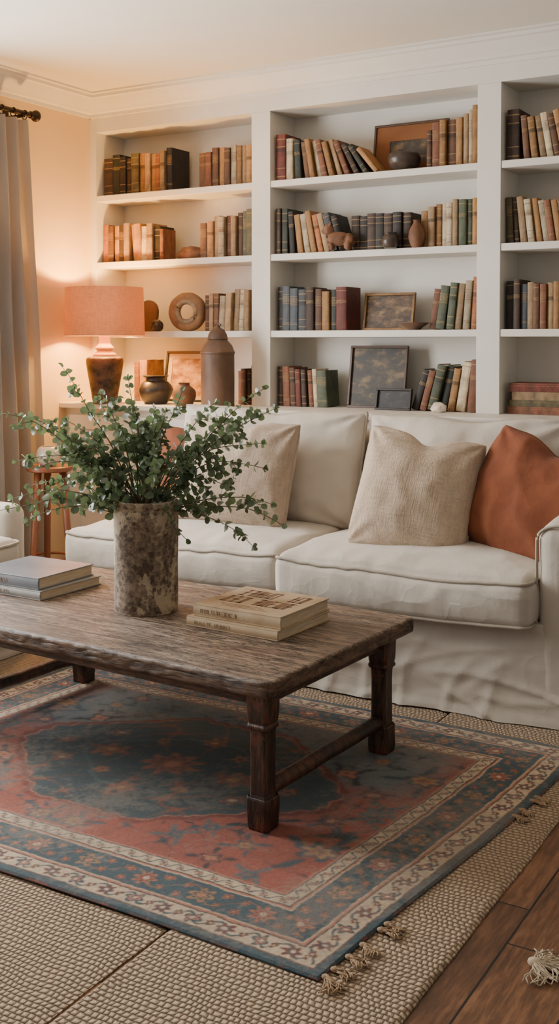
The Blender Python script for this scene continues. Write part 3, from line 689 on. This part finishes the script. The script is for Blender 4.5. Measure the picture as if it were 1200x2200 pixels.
for lx_ in (lxl,lxr):
    for ly_ in (lyn,lyf):
        bm=bmesh.new(); rr=[]
        for w,z in smoothprof(legprof,2):
            c=w*.25; w*=1+.06*noise.noise(Vector((lx_*3,ly_*3,z*20)))
            rr.append([bm.verts.new((x,y,z)) for x,y in ((-w+c,-w),(w-c,-w),(w,-w+c),(w,w-c),(w-c,w),(-w+c,w),(-w,w-c),(-w,-w+c))])
        for a,b in zip(rr,rr[1:]):
            for i in range(8): bm.faces.new((a[i],a[(i+1)%8],b[(i+1)%8],b[i]))
        bm.faces.new(rr[0][::-1]); bm.faces.new(rr[-1])
        fin('leg',bm,m_leg,loc=(lx_,ly_,0),parent=tab)
for lx_ in (lxl,lxr):
    bm=bmesh.new(); tube(bm,[(lx_,lyn+.02+(lyf-lyn-.04)*i/12,.105+.003*noise.noise(Vector((i,lx_,0)))) for i in range(13)],.0235,12); fin('stretcher',bm,m_leg,parent=tab,smooth=True)
# ---------------------------------------------------------------- books on coffee table
def glyphs(bm,x0,y0,n,cw,chh,gap,plane,z,seed,th,k=3):
    rnd=random.Random(seed)
    for i in range(n):
        if rnd.random()<.10: continue
        xx=x0+i*(cw+gap)
        segs=[(0,th,0,chh),(cw-th,cw,0,chh),(0,cw,chh-th,chh),(0,cw,chh/2-th/2,chh/2+th/2),(0,cw,0,th),(cw/2-th/2,cw/2+th/2,0,chh)]
        for s in rnd.sample(segs,k):
            if plane=='z': box(bm,xx+s[0],xx+s[1],y0+s[2],y0+s[3],z,z+.0004)
            else: box(bm,xx+s[0],xx+s[1],z-.0004,z,y0+s[2],y0+s[3])
def bigbook(cx,cy,z,w,d,t,mc,label,group,rot,mtxt,cover=False,seed=0,spinetext=True):
    e=addo('coffee_table_book',None,(cx,cy,z),(0,0,R(rot))); top(e,label,'book',group)
    bm=bmesh.new(); c=.004
    box(bm,-w/2,w/2,-d/2,d/2,0,c,.0012); box(bm,-w/2,w/2,-d/2,d/2,t-c,t,.0012)
    n=8; sec=[( -d/2+.002-.005*math.sin(math.pi*i/n), t*i/n) for i in range(n+1)]
    A=[bm.verts.new((-w/2,y,zz)) for y,zz in sec]+[bm.verts.new((-w/2,-d/2+.007,t-.001)),bm.verts.new((-w/2,-d/2+.007,.001))]
    Bq=[bm.verts.new((w/2,v.co.y,v.co.z)) for v in A]; k=len(A)
    for i in range(k): bm.faces.new((A[i],A[(i+1)%k],Bq[(i+1)%k],Bq[i]))
    bm.faces.new(A); bm.faces.new(Bq[::-1])
    fin('cover',bm,mc,parent=e)
    boxo('pages',(-w/2+.005,w/2-.005,-d/2+.006,d/2-.006,c,t-c),m_page,parent=e)
    bm=bmesh.new()
    if cover:
        glyphs(bm,-w*.36,d*.10,9,.025,.082,.004,'z',t,seed,.0075,4); glyphs(bm,-w*.38,-d*.22,9,.026,.082,.004,'z',t,seed+1,.0075,4)
        for i in range(3): box(bm,-w*.3+i*.01,w*.16+i*.02,-d*.30-i*.014,-d*.30-i*.014+.003,t,t+.0004)
    if spinetext: glyphs(bm,-w*.42,t*.32,16,.007,t*.34,.0025,'y',-d/2-.0032,seed+5,.0014)
    if len(bm.verts): fin('lettering',bm,mtxt,parent=e)
    else: bm.free()
    return e
m_cb1=M('cream_book_cover',(194,172,142),(168,144,114),scale=9,rough=.6,contrast=.25); m_cb2=M('tan_book_cover',(188,166,134),(170,146,115),scale=9,rough=.6)
m_cb3=M('silver_grey_book_cover',(126,131,139),(102,108,117),scale=4,rough=.28); m_cb4=M('pale_grey_book_cover',(150,148,144),(132,130,126),scale=8,rough=.5)
m_ink=M('brown_ink',(104,74,54),(132,100,74),rough=.7,scale=30); m_ink2=M('faded_ink',(150,122,92),rough=.7)
G='books stacked on the coffee table'
bigbook(-1.93,3.115,TH+.0006,.365,.32,.033,m_cb2,'cream hardback lying beneath another on the coffee table',G,-3,m_ink2,False,3)
bigbook(-1.923,3.125,TH+.0342,.345,.31,.040,m_cb1,'cream hardback with brown block lettering on its cover',G,-2,m_ink,True,11)
bigbook(-2.945,3.14,TH+.0006,.34,.33,.034,m_cb4,'pale grey hardback lying beneath another on the coffee table',G,-2,m_ink2,False,23)
bigbook(-2.965,3.135,TH+.0354,.33,.31,.044,m_cb3,'large hardback with glossy silver-grey cover on the coffee table',G,0,m_ink2,False,29)
# ---------------------------------------------------------------- stoneware vase + eucalyptus
m,nt,N,L,P=newmat('peeling_whitewashed_stoneware'); tc=N.new('ShaderNodeTexCoord').outputs['Object']
f1=noise_n(nt,tc,7.5,(1,1,.8),8,.68); f2=noise_n(nt,tc,60,(1,1,1),5,.7); f3=noise_n(nt,tc,16,(1,1,1),5)
sp=N.new('ShaderNodeSeparateXYZ'); L.new(tc,sp.inputs[0])
k=math_n(nt,'ADD',f1,math_n(nt,'MULTIPLY',math_n(nt,'SUBTRACT',sp.outputs[2],.22),.25))
kk=math_n(nt,'ADD',k,math_n(nt,'MULTIPLY',math_n(nt,'SUBTRACT',f2,.5),.16))
mask=ramp(nt,kk,[(.515,(0,0,0,1)),(.54,(1,1,1,1))])
dk=ramp(nt,math_n(nt,'ADD',math_n(nt,'MULTIPLY',f2,.6),math_n(nt,'MULTIPLY',f3,.4)),[(.42,col((78,64,54))),(.58,col((146,129,111)))]); lt=ramp(nt,f3,[(.3,col((150,134,112))),(.7,col((188,172,147)))])
L.new(mixc(nt,mask,dk,lt),P.inputs['Base Color']); P.inputs['Roughness'].default_value=.85
L.new(bump_n(nt,math_n(nt,'ADD',math_n(nt,'MULTIPLY',mask,.6),math_n(nt,'MULTIPLY',f2,.5)),.6,.004),P.inputs['Normal'])
m_vase=m
VX,VY=-2.372,3.07
bm=bmesh.new()
vp=[(0,0),(.098,0),(.107,.005),(.109,.03),(.109,.12),(.110,.22),(.110,.325),(.108,.342),(.104,.349),(.106,.355),(.110,.361),(.110,.372),(.105,.377),(.098,.372),(.097,.34),(.10,.30),(.10,.04),(0,.02)]
lathe(bm,smoothprof([(r*1.03,z*1.04) for r,z in vp],3),56,wob=.012)
vase=fin('stoneware_vase',bm,m_vase,loc=(VX,VY,TH+.0006),rot=(0,0,R(25)),smooth=True); top(vase,'tall cylindrical vase with peeling whitewashed brown finish on the coffee table','vase')
def leafmat(name,cs,sc):
    m,nt,N,L,P=newmat(name)
    wn=N.new('ShaderNodeAttribute'); wn.attribute_name='tint'
    L.new(ramp(nt,wn.outputs['Fac'],[(0,col(cs[0])),(1,col(cs[3])),(.45,col(cs[1])),(.85,col(cs[2]))]),P.inputs['Base Color'])
    P.inputs['Roughness'].default_value=.42
    tr=N.new('ShaderNodeBsdfTranslucent'); tr.inputs[0].default_value=col((120,138,90)); mx=N.new('ShaderNodeMixShader'); mx.inputs[0].default_value=.22
    L.new(P.outputs[0],mx.inputs[1]);L.new(tr.outputs[0],mx.inputs[2]);L.new(mx.outputs[0],N['Material Output'].inputs[0]); return m
m_leaf=leafmat('eucalyptus_leaf',[(64,84,64),(102,122,96),(142,158,138),(192,202,194)],10)
m_stem=M('green_brown_stem',(108,102,70),(88,78,56),rough=.7)
bq=addo('eucalyptus_bouquet',None,(VX,VY,TH),(0,0,R(30.7))); top(bq,'loose bouquet of round-leaved green eucalyptus branches in the vase','plant')
lv=[];lf=[];lt_=[]
def leaf(p,d,size,rnd):
    d=d.normalized(); up=Vector((rnd.uniform(-1,1),rnd.uniform(-1,1),rnd.uniform(-.2,1))).normalized()
    s=d.cross(up)
    if s.length<.1: return
    s.normalize(); n=s.cross(d); b=len(lv); cup=rnd.uniform(.05,.3)*size
    L_=size; W=size*rnd.uniform(.8,1.05)/2
    prof=[(0,0),(.10,.50),(.30,.94),(.58,1),(.84,.76),(1,.0)]
    lv.append(p)
    for t,w in prof[1:-1]:
        for sg in (-1,1): lv.append(p+d*L_*t+s*W*w*sg+n*(cup*w*w*.8-cup*t*t*.8))
        lv.append(p+d*L_*t-n*cup*t*t*.8)
    lv.append(p+d*L_-n*cup*.8)
    tv=min(1,max(0,rnd.gauss(.42,.26))); cnt=len(lv)-b; lt_.extend([tv]*cnt)
    k=4
    def I(i,j): return b+1+i*3+j
    lf.append((b,I(0,0),I(0,2))); lf.append((b,I(0,2),I(0,1)))
    for i in range(k-1):
        lf.append((I(i,0),I(i+1,0),I(i+1,2),I(i,2))); lf.append((I(i,2),I(i+1,2),I(i+1,1),I(i,1)))
    lf.append((I(k-1,0),b+cnt-1,I(k-1,2))); lf.append((I(k-1,2),b+cnt-1,I(k-1,1)))
sbm=bmesh.new()
def branch(a,b,ctrl,rnd,leafs=.0,t0=.3,ls=.036,step=.030,twig=True,r=.0032):
    pts=[]; n=14; ph=rnd.uniform(0,9)
    for i in range(n+1):
        t=i/n; p=a*(1-t)**2+ctrl*2*t*(1-t)+b*t*t
        p=p+Vector((noise.noise(Vector((ph,t*3,0))),noise.noise(Vector((ph,t*3,5))),noise.noise(Vector((ph,t*3,9)))))*.022*t
        pts.append(p)
    tube(sbm,pts,r,5,r2=r*.35)
    tot=sum((pts[i+1]-pts[i]).length for i in range(n)); m=max(3,int(tot*(1-t0)/step)); ang=rnd.uniform(0,6)
    for k in range(m+1):
        t=t0+(1-t0)*k/m; f=t*n; i=min(n-1,int(f)); p=pts[i].lerp(pts[i+1],f-i); d=(pts[i+1]-pts[i]).normalized()
        u=d.cross(Vector((.3,.2,1))).normalized(); v=d.cross(u); ang+=1.3
        sz=ls*(1.05-.45*t)*rnd.uniform(.7,1.25)
        for q in (0,math.pi):
            o=u*math.cos(ang+q)+v*math.sin(ang+q); leaf(p,o+d*.55+Vector((0,0,rnd.uniform(-.2,.2))),sz,rnd)
        if twig and k%3==1 and t<.93 and rnd.random()<.6:
            o=u*math.cos(ang+1)+v*math.sin(ang+1); L_=rnd.uniform(.05,.11)*(1.15-t*.6)
            e=p+(d*.7+o*.8).normalized()*L_; branch(p,e,p.lerp(e,.5)+d*.015,rnd,t0=.15,ls=ls*.82,step=step*.9,twig=False,r=.0016)
    leaf(pts[-1],pts[-1]-pts[-2],ls*.6,rnd)
rnd=random.Random(5); K=.00165
ends=[(8,885,0),(132,797,.05),(5,1092,-.05),(78,1112,-.1),(48,990,.0),(205,862,.1),(232,845,-.05),(282,818,.0),(330,885,.12),(402,842,.0),(462,872,.1),(570,838,.02),(592,878,-.04),(566,1003,-.05),(608,1117,-.08),(547,1168,-.12),(500,1040,-.1),(452,1102,-.12),(412,1142,-.16),(205,1085,-.15),(62,1050,.08),(150,905,.0),(100,1000,-.06),(300,870,-.1),(365,880,-.12),(512,940,.04),(120,940,.12),(470,960,.15),(250,940,.2),(520,900,.16),(170,1020,-.14),(40,905,.1),(560,960,.12),(30,1075,.02),(585,1090,.0)]
def mouth():
    a=rnd.uniform(0,6.28); r=rnd.uniform(.01,.07); return Vector((r*math.cos(a),r*math.sin(a),.30))
for px,py,dp in ends:
    e=Vector(((px-318)*K,dp,1.4-(py-735)*K-TH)); a=mouth(); hx=e.x
    ctrl=Vector((hx*.40,dp*.5,max(.45,min(e.z+.10,.62)))); branch(a,e,ctrl,rnd,t0=.33)
for i in range(44):
    an=rnd.uniform(0,6.28); rr=rnd.uniform(.05,.28); el=rnd.uniform(.44,.70)-rr*.33
    e=Vector((rr*1.05*math.cos(an)-.01,rr*.75*math.sin(an),el)); a=mouth()
    branch(a,e,Vector((e.x*.45,e.y*.45,el*.92)),rnd,t0=.50,ls=.040,step=.030,twig=rnd.random()<.5,r=.0026)
fin('stems',sbm,m_stem,parent=bq,smooth=True)
me=bpy.data.meshes.new('leaves'); me.from_pydata([tuple(v) for v in lv],[],lf); me.materials.append(m_leaf)
at=me.attributes.new('tint','FLOAT','POINT'); at.data.foreach_set('value',lt_)
me.polygons.foreach_set('use_smooth',[True]*len(me.polygons)); addo('leaves',me,parent=bq)
# ---------------------------------------------------------------- jute rug
def jute_mat():
    m,nt,N,L,P=newmat('braided_jute'); tc=N.new('ShaderNodeTexCoord').outputs['Object']
    nz=N.new('ShaderNodeTexNoise'); nz.inputs['Scale'].default_value=7; nz.inputs['Detail'].default_value=3; L.new(tc,nz.inputs['Vector'])
    vm=N.new('ShaderNodeVectorMath'); vm.operation='MULTIPLY_ADD'; L.new(nz.outputs['Color'],vm.inputs[0]); vm.inputs[1].default_value=(.05,.03,0); L.new(tc,vm.inputs[2])
    sp=N.new('ShaderNodeSeparateXYZ'); L.new(vm.outputs[0],sp.inputs[0])
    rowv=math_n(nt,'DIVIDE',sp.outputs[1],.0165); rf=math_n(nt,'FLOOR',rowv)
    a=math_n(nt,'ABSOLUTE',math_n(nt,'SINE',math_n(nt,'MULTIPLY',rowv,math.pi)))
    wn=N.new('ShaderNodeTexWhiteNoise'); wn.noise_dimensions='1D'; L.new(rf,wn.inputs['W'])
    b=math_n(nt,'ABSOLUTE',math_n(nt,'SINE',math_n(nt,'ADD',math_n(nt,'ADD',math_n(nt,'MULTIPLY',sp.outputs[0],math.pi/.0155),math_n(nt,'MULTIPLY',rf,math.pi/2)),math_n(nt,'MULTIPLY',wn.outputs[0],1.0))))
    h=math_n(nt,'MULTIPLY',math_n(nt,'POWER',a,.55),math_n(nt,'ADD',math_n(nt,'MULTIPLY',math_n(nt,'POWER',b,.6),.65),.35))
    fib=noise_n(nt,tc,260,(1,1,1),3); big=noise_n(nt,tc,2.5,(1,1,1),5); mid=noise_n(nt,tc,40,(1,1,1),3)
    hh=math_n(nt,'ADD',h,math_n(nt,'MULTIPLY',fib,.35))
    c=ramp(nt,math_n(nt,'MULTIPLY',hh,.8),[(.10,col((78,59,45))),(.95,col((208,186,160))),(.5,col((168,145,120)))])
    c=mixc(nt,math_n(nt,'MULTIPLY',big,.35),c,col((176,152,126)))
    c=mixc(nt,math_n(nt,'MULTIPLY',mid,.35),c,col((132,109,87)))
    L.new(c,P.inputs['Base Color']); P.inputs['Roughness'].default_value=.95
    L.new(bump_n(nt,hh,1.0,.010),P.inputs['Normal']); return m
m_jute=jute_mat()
def sheet(name,x0,x1,y0,y1,t,z,mat,nx,ny,ed=.006,lift=None,seed=0):
    bm=bmesh.new(); g=[]
    for j in range(ny+1):
        rv=[]
        for i in range(nx+1):
            x=x0+(x1-x0)*i/nx; y=y0+(y1-y0)*j/ny; zz=t
            if i in (0,nx): x+=ed*noise.noise(Vector((y*3+seed,0,1)))*2+.003*noise.noise(Vector((y*50,0,1))); zz=t*.45
            if j in (0,ny): y+=ed*noise.noise(Vector((x*4,seed,2)))*2; zz=t*.45
            if lift: zz+=lift(x,y)
            rv.append(bm.verts.new((x,y,zz)))
        g.append(rv)
    for j in range(ny):
        for i in range(nx): bm.faces.new((g[j][i],g[j][i+1],g[j+1][i+1],g[j+1][i]))
    bd=[g[0][i] for i in range(nx+1)]+[g[j][nx] for j in range(1,ny+1)]+[g[ny][i] for i in range(nx-1,-1,-1)]+[g[j][0] for j in range(ny-1,0,-1)]
    low=[bm.verts.new((v.co.x,v.co.y,0)) for v in bd]; k=len(bd)
    for i in range(k): bm.faces.new((bd[i],bd[(i+1)%k],low[(i+1)%k],low[i]))
    return fin(name,bm,mat,loc=(0,0,z),smooth=True,auto=60)
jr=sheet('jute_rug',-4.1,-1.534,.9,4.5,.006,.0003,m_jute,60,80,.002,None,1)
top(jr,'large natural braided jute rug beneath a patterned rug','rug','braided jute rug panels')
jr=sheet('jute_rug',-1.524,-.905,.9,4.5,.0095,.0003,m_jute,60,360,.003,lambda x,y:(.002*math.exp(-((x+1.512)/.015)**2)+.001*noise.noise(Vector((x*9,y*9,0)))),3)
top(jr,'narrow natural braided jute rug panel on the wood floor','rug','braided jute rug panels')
# ---------------------------------------------------------------- persian rug
RW,RH=2.15,1.62; nx,ny=860,648
X,Y=np.meshgrid(np.linspace(-RW/2,RW/2,nx+1),np.linspace(-RH/2,RH/2,ny+1))
def A(c): return np.array(lin(c))
rs=np.random.RandomState(4)
def snoise(cell,seed):
    r=np.random.RandomState(seed); gx=int(RW/cell)+3; gy=int(RH/cell)+3; g=r.rand(gy,gx)
    fx=(np.clip(Xo,-RW/2,RW/2)+RW/2)/cell; fy=(np.clip(Yo,-RH/2,RH/2)+RH/2)/cell; ix=fx.astype(int); iy=fy.astype(int); tx=fx-ix; ty=fy-iy
    tx=tx*tx*(3-2*tx); ty=ty*ty*(3-2*ty)
    return (g[iy,ix]*(1-tx)+g[iy,ix+1]*tx)*(1-ty)+(g[iy+1,ix]*(1-tx)+g[iy+1,ix+1]*tx)*ty
Xo,Yo=X.copy(),Y.copy()
X=X+.018*(snoise(.05,1)-.5)+.007*(snoise(.015,31)-.5); Y=Y+.018*(snoise(.05,2)-.5)+.007*(snoise(.015,32)-.5)
red=A((136,74,60)); redd=A((108,55,46)); navy=A((54,72,80)); teal=A((70,90,94)); cream=A((190,170,144)); coral=A((164,104,82)); ochre=A((158,118,82)); dkc=A((42,46,50)); brown=A((98,70,56)); lteal=A((88,108,112)); deep=A((54,68,72))
col_=np.zeros(X.shape+(3,))+red
def put(mask,c): col_[mask]=c
ex=RW/2-np.abs(X*.4+Xo*.6); ey=RH/2-np.abs(Y*.4+Yo*.6); e=np.minimum(ex,ey)/1.17
horiz=ey<ex; s=np.where(horiz,X,Y)/1.10
def rosette(u,v,r,c1,c2,c3,mask,pet=6,ph=0):
    rr=np.hypot(u,v); an=np.arctan2(v,u)
    R_=r*(.78+.22*np.cos(pet*an+ph))
    put(mask&(rr<R_),c1); put(mask&(rr<R_*.66)&(rr>R_*.42),c2); put(mask&(rr<r*.24),c3)
def band(e0,e1,bg):
    mk=(e>=e0)&(e<e1); put(mk,bg); return mk
f=e>=.235
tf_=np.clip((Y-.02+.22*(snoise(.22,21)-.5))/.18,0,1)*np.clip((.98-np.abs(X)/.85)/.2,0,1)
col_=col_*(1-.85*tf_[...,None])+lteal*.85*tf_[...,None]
aX,aY=np.abs(X),np.abs(Y)
md2=np.maximum(aX/.68+aY/.56,np.maximum(aX/.60,aY/.40))+.05*(snoise(.12,77)-.5)
zz_=((np.where(aY/.40>aX/.60,X,Y+X*.3)*16)%1)
zig=md2+.030*np.abs(zz_*2-1)
mm=f&(zig<1.0)
put(f&(zig<1.06),redd*.95); put(f&(np.abs(zig-1.0)<.010),coral*1.15)
put(mm,deep)
put(mm&(np.abs(md2-.55)<.010),teal)
rosette(X,Y*1.1,.11,coral*.65,brown,coral,mm,9,.4)
for sx in (-1,1):
    rosette(X-sx*.25,Y,.065,coral*.65,brown,ochre,mm,6,.5); rosette(X-sx*.44,Y,.035,brown,coral*.8,deep,mm,5)
    rosette(X,Y-sx*.23,.05,coral*.65,brown,ochre,mm,6)
    for sy in (-1,1):
        rosette(X-sx*.16,Y-sy*.15,.032,ochre*.6,coral*.8,deep,mm,5); rosette(X-sx*.34,Y-sy*.14,.036,coral*.6,deep,cream*.7,mm,5)
vin=np.abs(np.sin(X*25+1.8*np.sin(Y*15))+np.sin(Y*27+1.8*np.sin(X*13)))<.05
put(vin&mm&(md2>.25),coral*.5)
mot=[]
for _ in range(260):
    mx_,my_=rs.uniform(.03,RW/2-.31),rs.uniform(.03,RH/2-.30); r=rs.uniform(.034,.078)
    if all(math.hypot(mx_-a,my_-b)>(r+c)*1.25 for a,b,c in mot): mot.append((mx_,my_,r))
onf=f&(zig>1.08)
put(onf&vin,dkc*1.6)
for (a,b,r) in mot:
    sets=[(navy,coral,cream),(dkc,teal,ochre),(teal,navy,coral),(navy,ochre,redd),(dkc,coral,ochre),(deep,red,cream)]
    i=rs.randint(len(sets)); pet=rs.randint(4,8); ph=rs.uniform(0,3)
    for sx in (-1,1):
        for sy in (-1,1):
            u,v=X-sx*a,Y-sy*b
            rosette(u,v*1.25,r,*sets[i],onf,pet,ph)
            rosette(u,v*1.25,r*.5,sets[i][1],sets[i][2],sets[i][0],onf,pet,ph+1)
            for k in range(4):
                t=ph+k*1.57; uu=u-math.cos(t)*r*1.25*sx; vv=v-math.sin(t)*r*1.25*sy
                ca,sa=math.cos(t),math.sin(t)*sx*sy
                pu=(uu*ca+vv*sa)/(r*.5); pv=(-uu*sa+vv*ca)/(r*.17)
                put(onf&(pu**2+pv**2<1),sets[i][0])
def stripe(a,b,c): put((e>=a)&(e<b),c)
stripe(0,.022,A((56,74,82))); stripe(.022,.026,brown)
mk=band(.026,.076,cream*.92)
P_=.084; k=np.floor(s/P_); u=s-(k+.5)*P_; v=e-.051; alt=(k.astype(int)%2==0)
put(mk&(np.abs(v-.017*np.sin(s*2*np.pi/P_))<.0034),navy)
rosette(u,v,.023,redd,navy,cream,mk&alt,6); rosette(u,v,.023,navy,coral,cream,mk&~alt,4,.8)
rosette(np.abs(u)-P_/2,v,.012,brown,redd,cream,mk,4,.8)
stripe(.076,.080,dkc); stripe(.080,.086,coral); stripe(.086,.090,cream*.85)
mk=band(.090,.180,navy)
P_=.165; k=np.floor(s/P_); u=s-(k+.5)*P_; v=e-.135; alt=(k.astype(int)%2==0)
rosette(u,v,.034,coral*.85,redd,cream,mk&alt,8); rosette(u,v,.033,ochre*.75,navy,coral,mk&~alt,6)
for du,dv in ((-.058,.020),(.058,-.020),(-.052,-.024),(.052,.024)):
    rosette(u-du,v-dv,.013,coral*.7,redd,ochre,mk,5)
put(mk&(np.abs(v-.028*np.sin(s*2*np.pi/P_))<.0018),ochre*.55)
stripe(.180,.184,cream*.85); stripe(.184,.189,coral); stripe(.189,.193,dkc)
mk=band(.193,.225,cream*.9)
P_=.048; k=np.floor(s/P_); u=s-(k+.5)*P_; v=e-.209
put(mk&(np.abs(v-.010*np.sin(s*2*np.pi/P_))<.0026),navy); rosette(u,v,.011,redd,cream,navy,mk,4,.8)
stripe(.225,.229,navy); stripe(.229,.235,coral)
def blur(c,n):
    for _ in range(n):
        p=np.pad(c,((1,1),(1,1),(0,0)),mode='edge')
        c=(p[1:-1,1:-1]*2+p[:-2,1:-1]+p[2:,1:-1]+p[1:-1,:-2]+p[1:-1,2:])/6
    return c
soft=blur(col_,18); sharp=blur(col_,1)
inner=np.clip((e-.22)/.05,0,1)[...,None]*.75*np.clip(.3+snoise(.25,41)[...,None],0,1)
col_=sharp*(1-inner)+soft*inner
w1=snoise(.18,5)*.5+snoise(.05,6)*.3+snoise(.012,7)*.2
col_*=(.74+.5*w1)[...,None]
wear=np.clip((snoise(.22,8)*.45+snoise(.03,9)*.3+snoise(.009,19)*.25-.45)*1.8,0,.40)[...,None]
col_=col_*(1-wear)+A((130,118,108))*wear
col_*=(.84+.32*snoise(.0045,12))[...,None]
nv=(nx+1)*(ny+1); Z=np.full(X.shape,.0062)
Z+=.0010*snoise(.16,14)+.0005*snoise(.006,15)
edge=np.minimum(RW/2-np.abs(Xo),RH/2-np.abs(Yo)); Z=np.where(edge<.004,.003,Z)
Yw=Yo+.006*np.sin(Xo*3.1)*(np.abs(Yo)/RH*2); Xw=Xo+.008*np.sin(Yo*4.0+1)*(np.abs(Xo)/RW*2)+.085*Yo
co=np.stack([Xw,Yw,Z],-1).reshape(-1,3)
idx=np.arange(nv).reshape(ny+1,nx+1)
fc=np.stack([idx[:-1,:-1],idx[:-1,1:],idx[1:,1:],idx[1:,:-1]],-1).reshape(-1,4)
bd=np.concatenate([idx[0,:],idx[1:,-1],idx[-1,-2::-1],idx[-2:0:-1,0]]); nb=len(bd)
lowc=co[bd].copy(); lowc[:,2]=0; co=np.concatenate([co,lowc]); li=np.arange(nv,nv+nb)
sf=np.stack([bd,li,np.roll(li,-1),np.roll(bd,-1)],-1); fc=np.concatenate([fc,sf])
me=bpy.data.meshes.new('patterned_rug'); me.vertices.add(len(co)); me.vertices.foreach_set('co',co.ravel())
me.loops.add(len(fc)*4); me.loops.foreach_set('vertex_index',fc.ravel().astype(np.int32))
me.polygons.add(len(fc)); me.polygons.foreach_set('loop_start',(np.arange(len(fc))*4).astype(np.int32)); me.polygons.foreach_set('loop_total',np.full(len(fc),4,dtype=np.int32))
me.update(calc_edges=True); me.validate()
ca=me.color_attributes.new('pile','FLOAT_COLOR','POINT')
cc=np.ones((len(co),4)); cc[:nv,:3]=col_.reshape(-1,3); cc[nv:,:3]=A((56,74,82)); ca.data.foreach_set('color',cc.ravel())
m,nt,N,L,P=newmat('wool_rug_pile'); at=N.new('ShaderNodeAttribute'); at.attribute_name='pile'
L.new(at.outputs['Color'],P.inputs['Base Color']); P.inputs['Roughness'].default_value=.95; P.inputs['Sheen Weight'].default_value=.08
tc=N.new('ShaderNodeTexCoord').outputs['Object']; L.new(bump_n(nt,noise_n(nt,tc,330,(1,1,1),2),.5,.003),P.inputs['Normal'])
me.materials.append(m)
rc=(-2.112,2.862)
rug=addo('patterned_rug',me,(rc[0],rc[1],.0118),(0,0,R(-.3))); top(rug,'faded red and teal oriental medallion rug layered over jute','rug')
m_tas=M('jute_tassel_fibre',(182,156,126),(140,115,90),scale=40,rough=.95)
def tassel(parent,x,y,z,ang,ln,seed,name='tassel',n=26,mat=m_tas,spread=.5,knot=.012):
    r=random.Random(seed); bm=bmesh.new()
    for i in range(n):
        a=ang+r.uniform(-spread,spread); L_=ln*r.uniform(.7,1.1); pts=[]
        for k in range(7):
            t=k/6; pts.append(Vector((math.cos(a+.35*math.sin(t*4+i))*L_*t,math.sin(a+.35*math.sin(t*4+i))*L_*t,knot*(.9-.6*t)+.003*math.sin(t*9+i)+r.uniform(0,.004))))
        tube(bm,pts,.0015,5)
    bmesh.ops.create_icosphere(bm,subdivisions=2,radius=knot,matrix=Matrix.Translation((0,0,knot*.7))@Matrix.Diagonal((1.3,1,.8,1)))
    return fin(name,bm,mat,loc=(x,y,z),parent=parent,smooth=True)
for i,(y,l) in enumerate(((-.795,.06),(-.76,.05),(-.70,.05),(-.64,.05),(-.56,.05),(-.53,.04),(.20,.045),(.25,.04),(.33,.045),(.36,.04))):
    tassel(rug,RW/2+.085*y+.002,y,-.001,R(-40+(i*37)%50),l,i,n=26,knot=.008,spread=.35)
ft=tassel(None,-.735,2.36,.0005,R(10),.075,77,'rope_tassel',90,M('cream_rope_fibre',(206,190,166),(176,158,134),scale=40,rough=.95),1.5,.014)
top(ft,'frayed cream rope tassel lying on the wood floor','tassel')
# ---------------------------------------------------------------- lights, world, camera
w=bpy.data.worlds.new('World'); bpy.context.scene.world=w; w.use_nodes=True
w.node_tree.nodes['Background'].inputs[0].default_value=(1,.95,.88,1); w.node_tree.nodes['Background'].inputs[1].default_value=.37
al=bpy.data.lights.new('window_daylight','AREA'); al.shape='RECTANGLE'; al.size=2.2; al.size_y=2.0; al.energy=330; al.color=(1,.98,.95)
addo('window_daylight',al,(LW-.35,(W0+W1)/2,1.6),(0,-R(90),0))
cd=bpy.data.cameras.new('camera'); cam=addo('camera',cd,(0,0,1.4),(R(88),0,R(30.7)))
cd.sensor_fit='AUTO'; cd.sensor_width=36; cd.lens=36*2350/2200; cd.shift_y=-283/2200; cd.clip_start=.05
bpy.context.scene.camera=cam
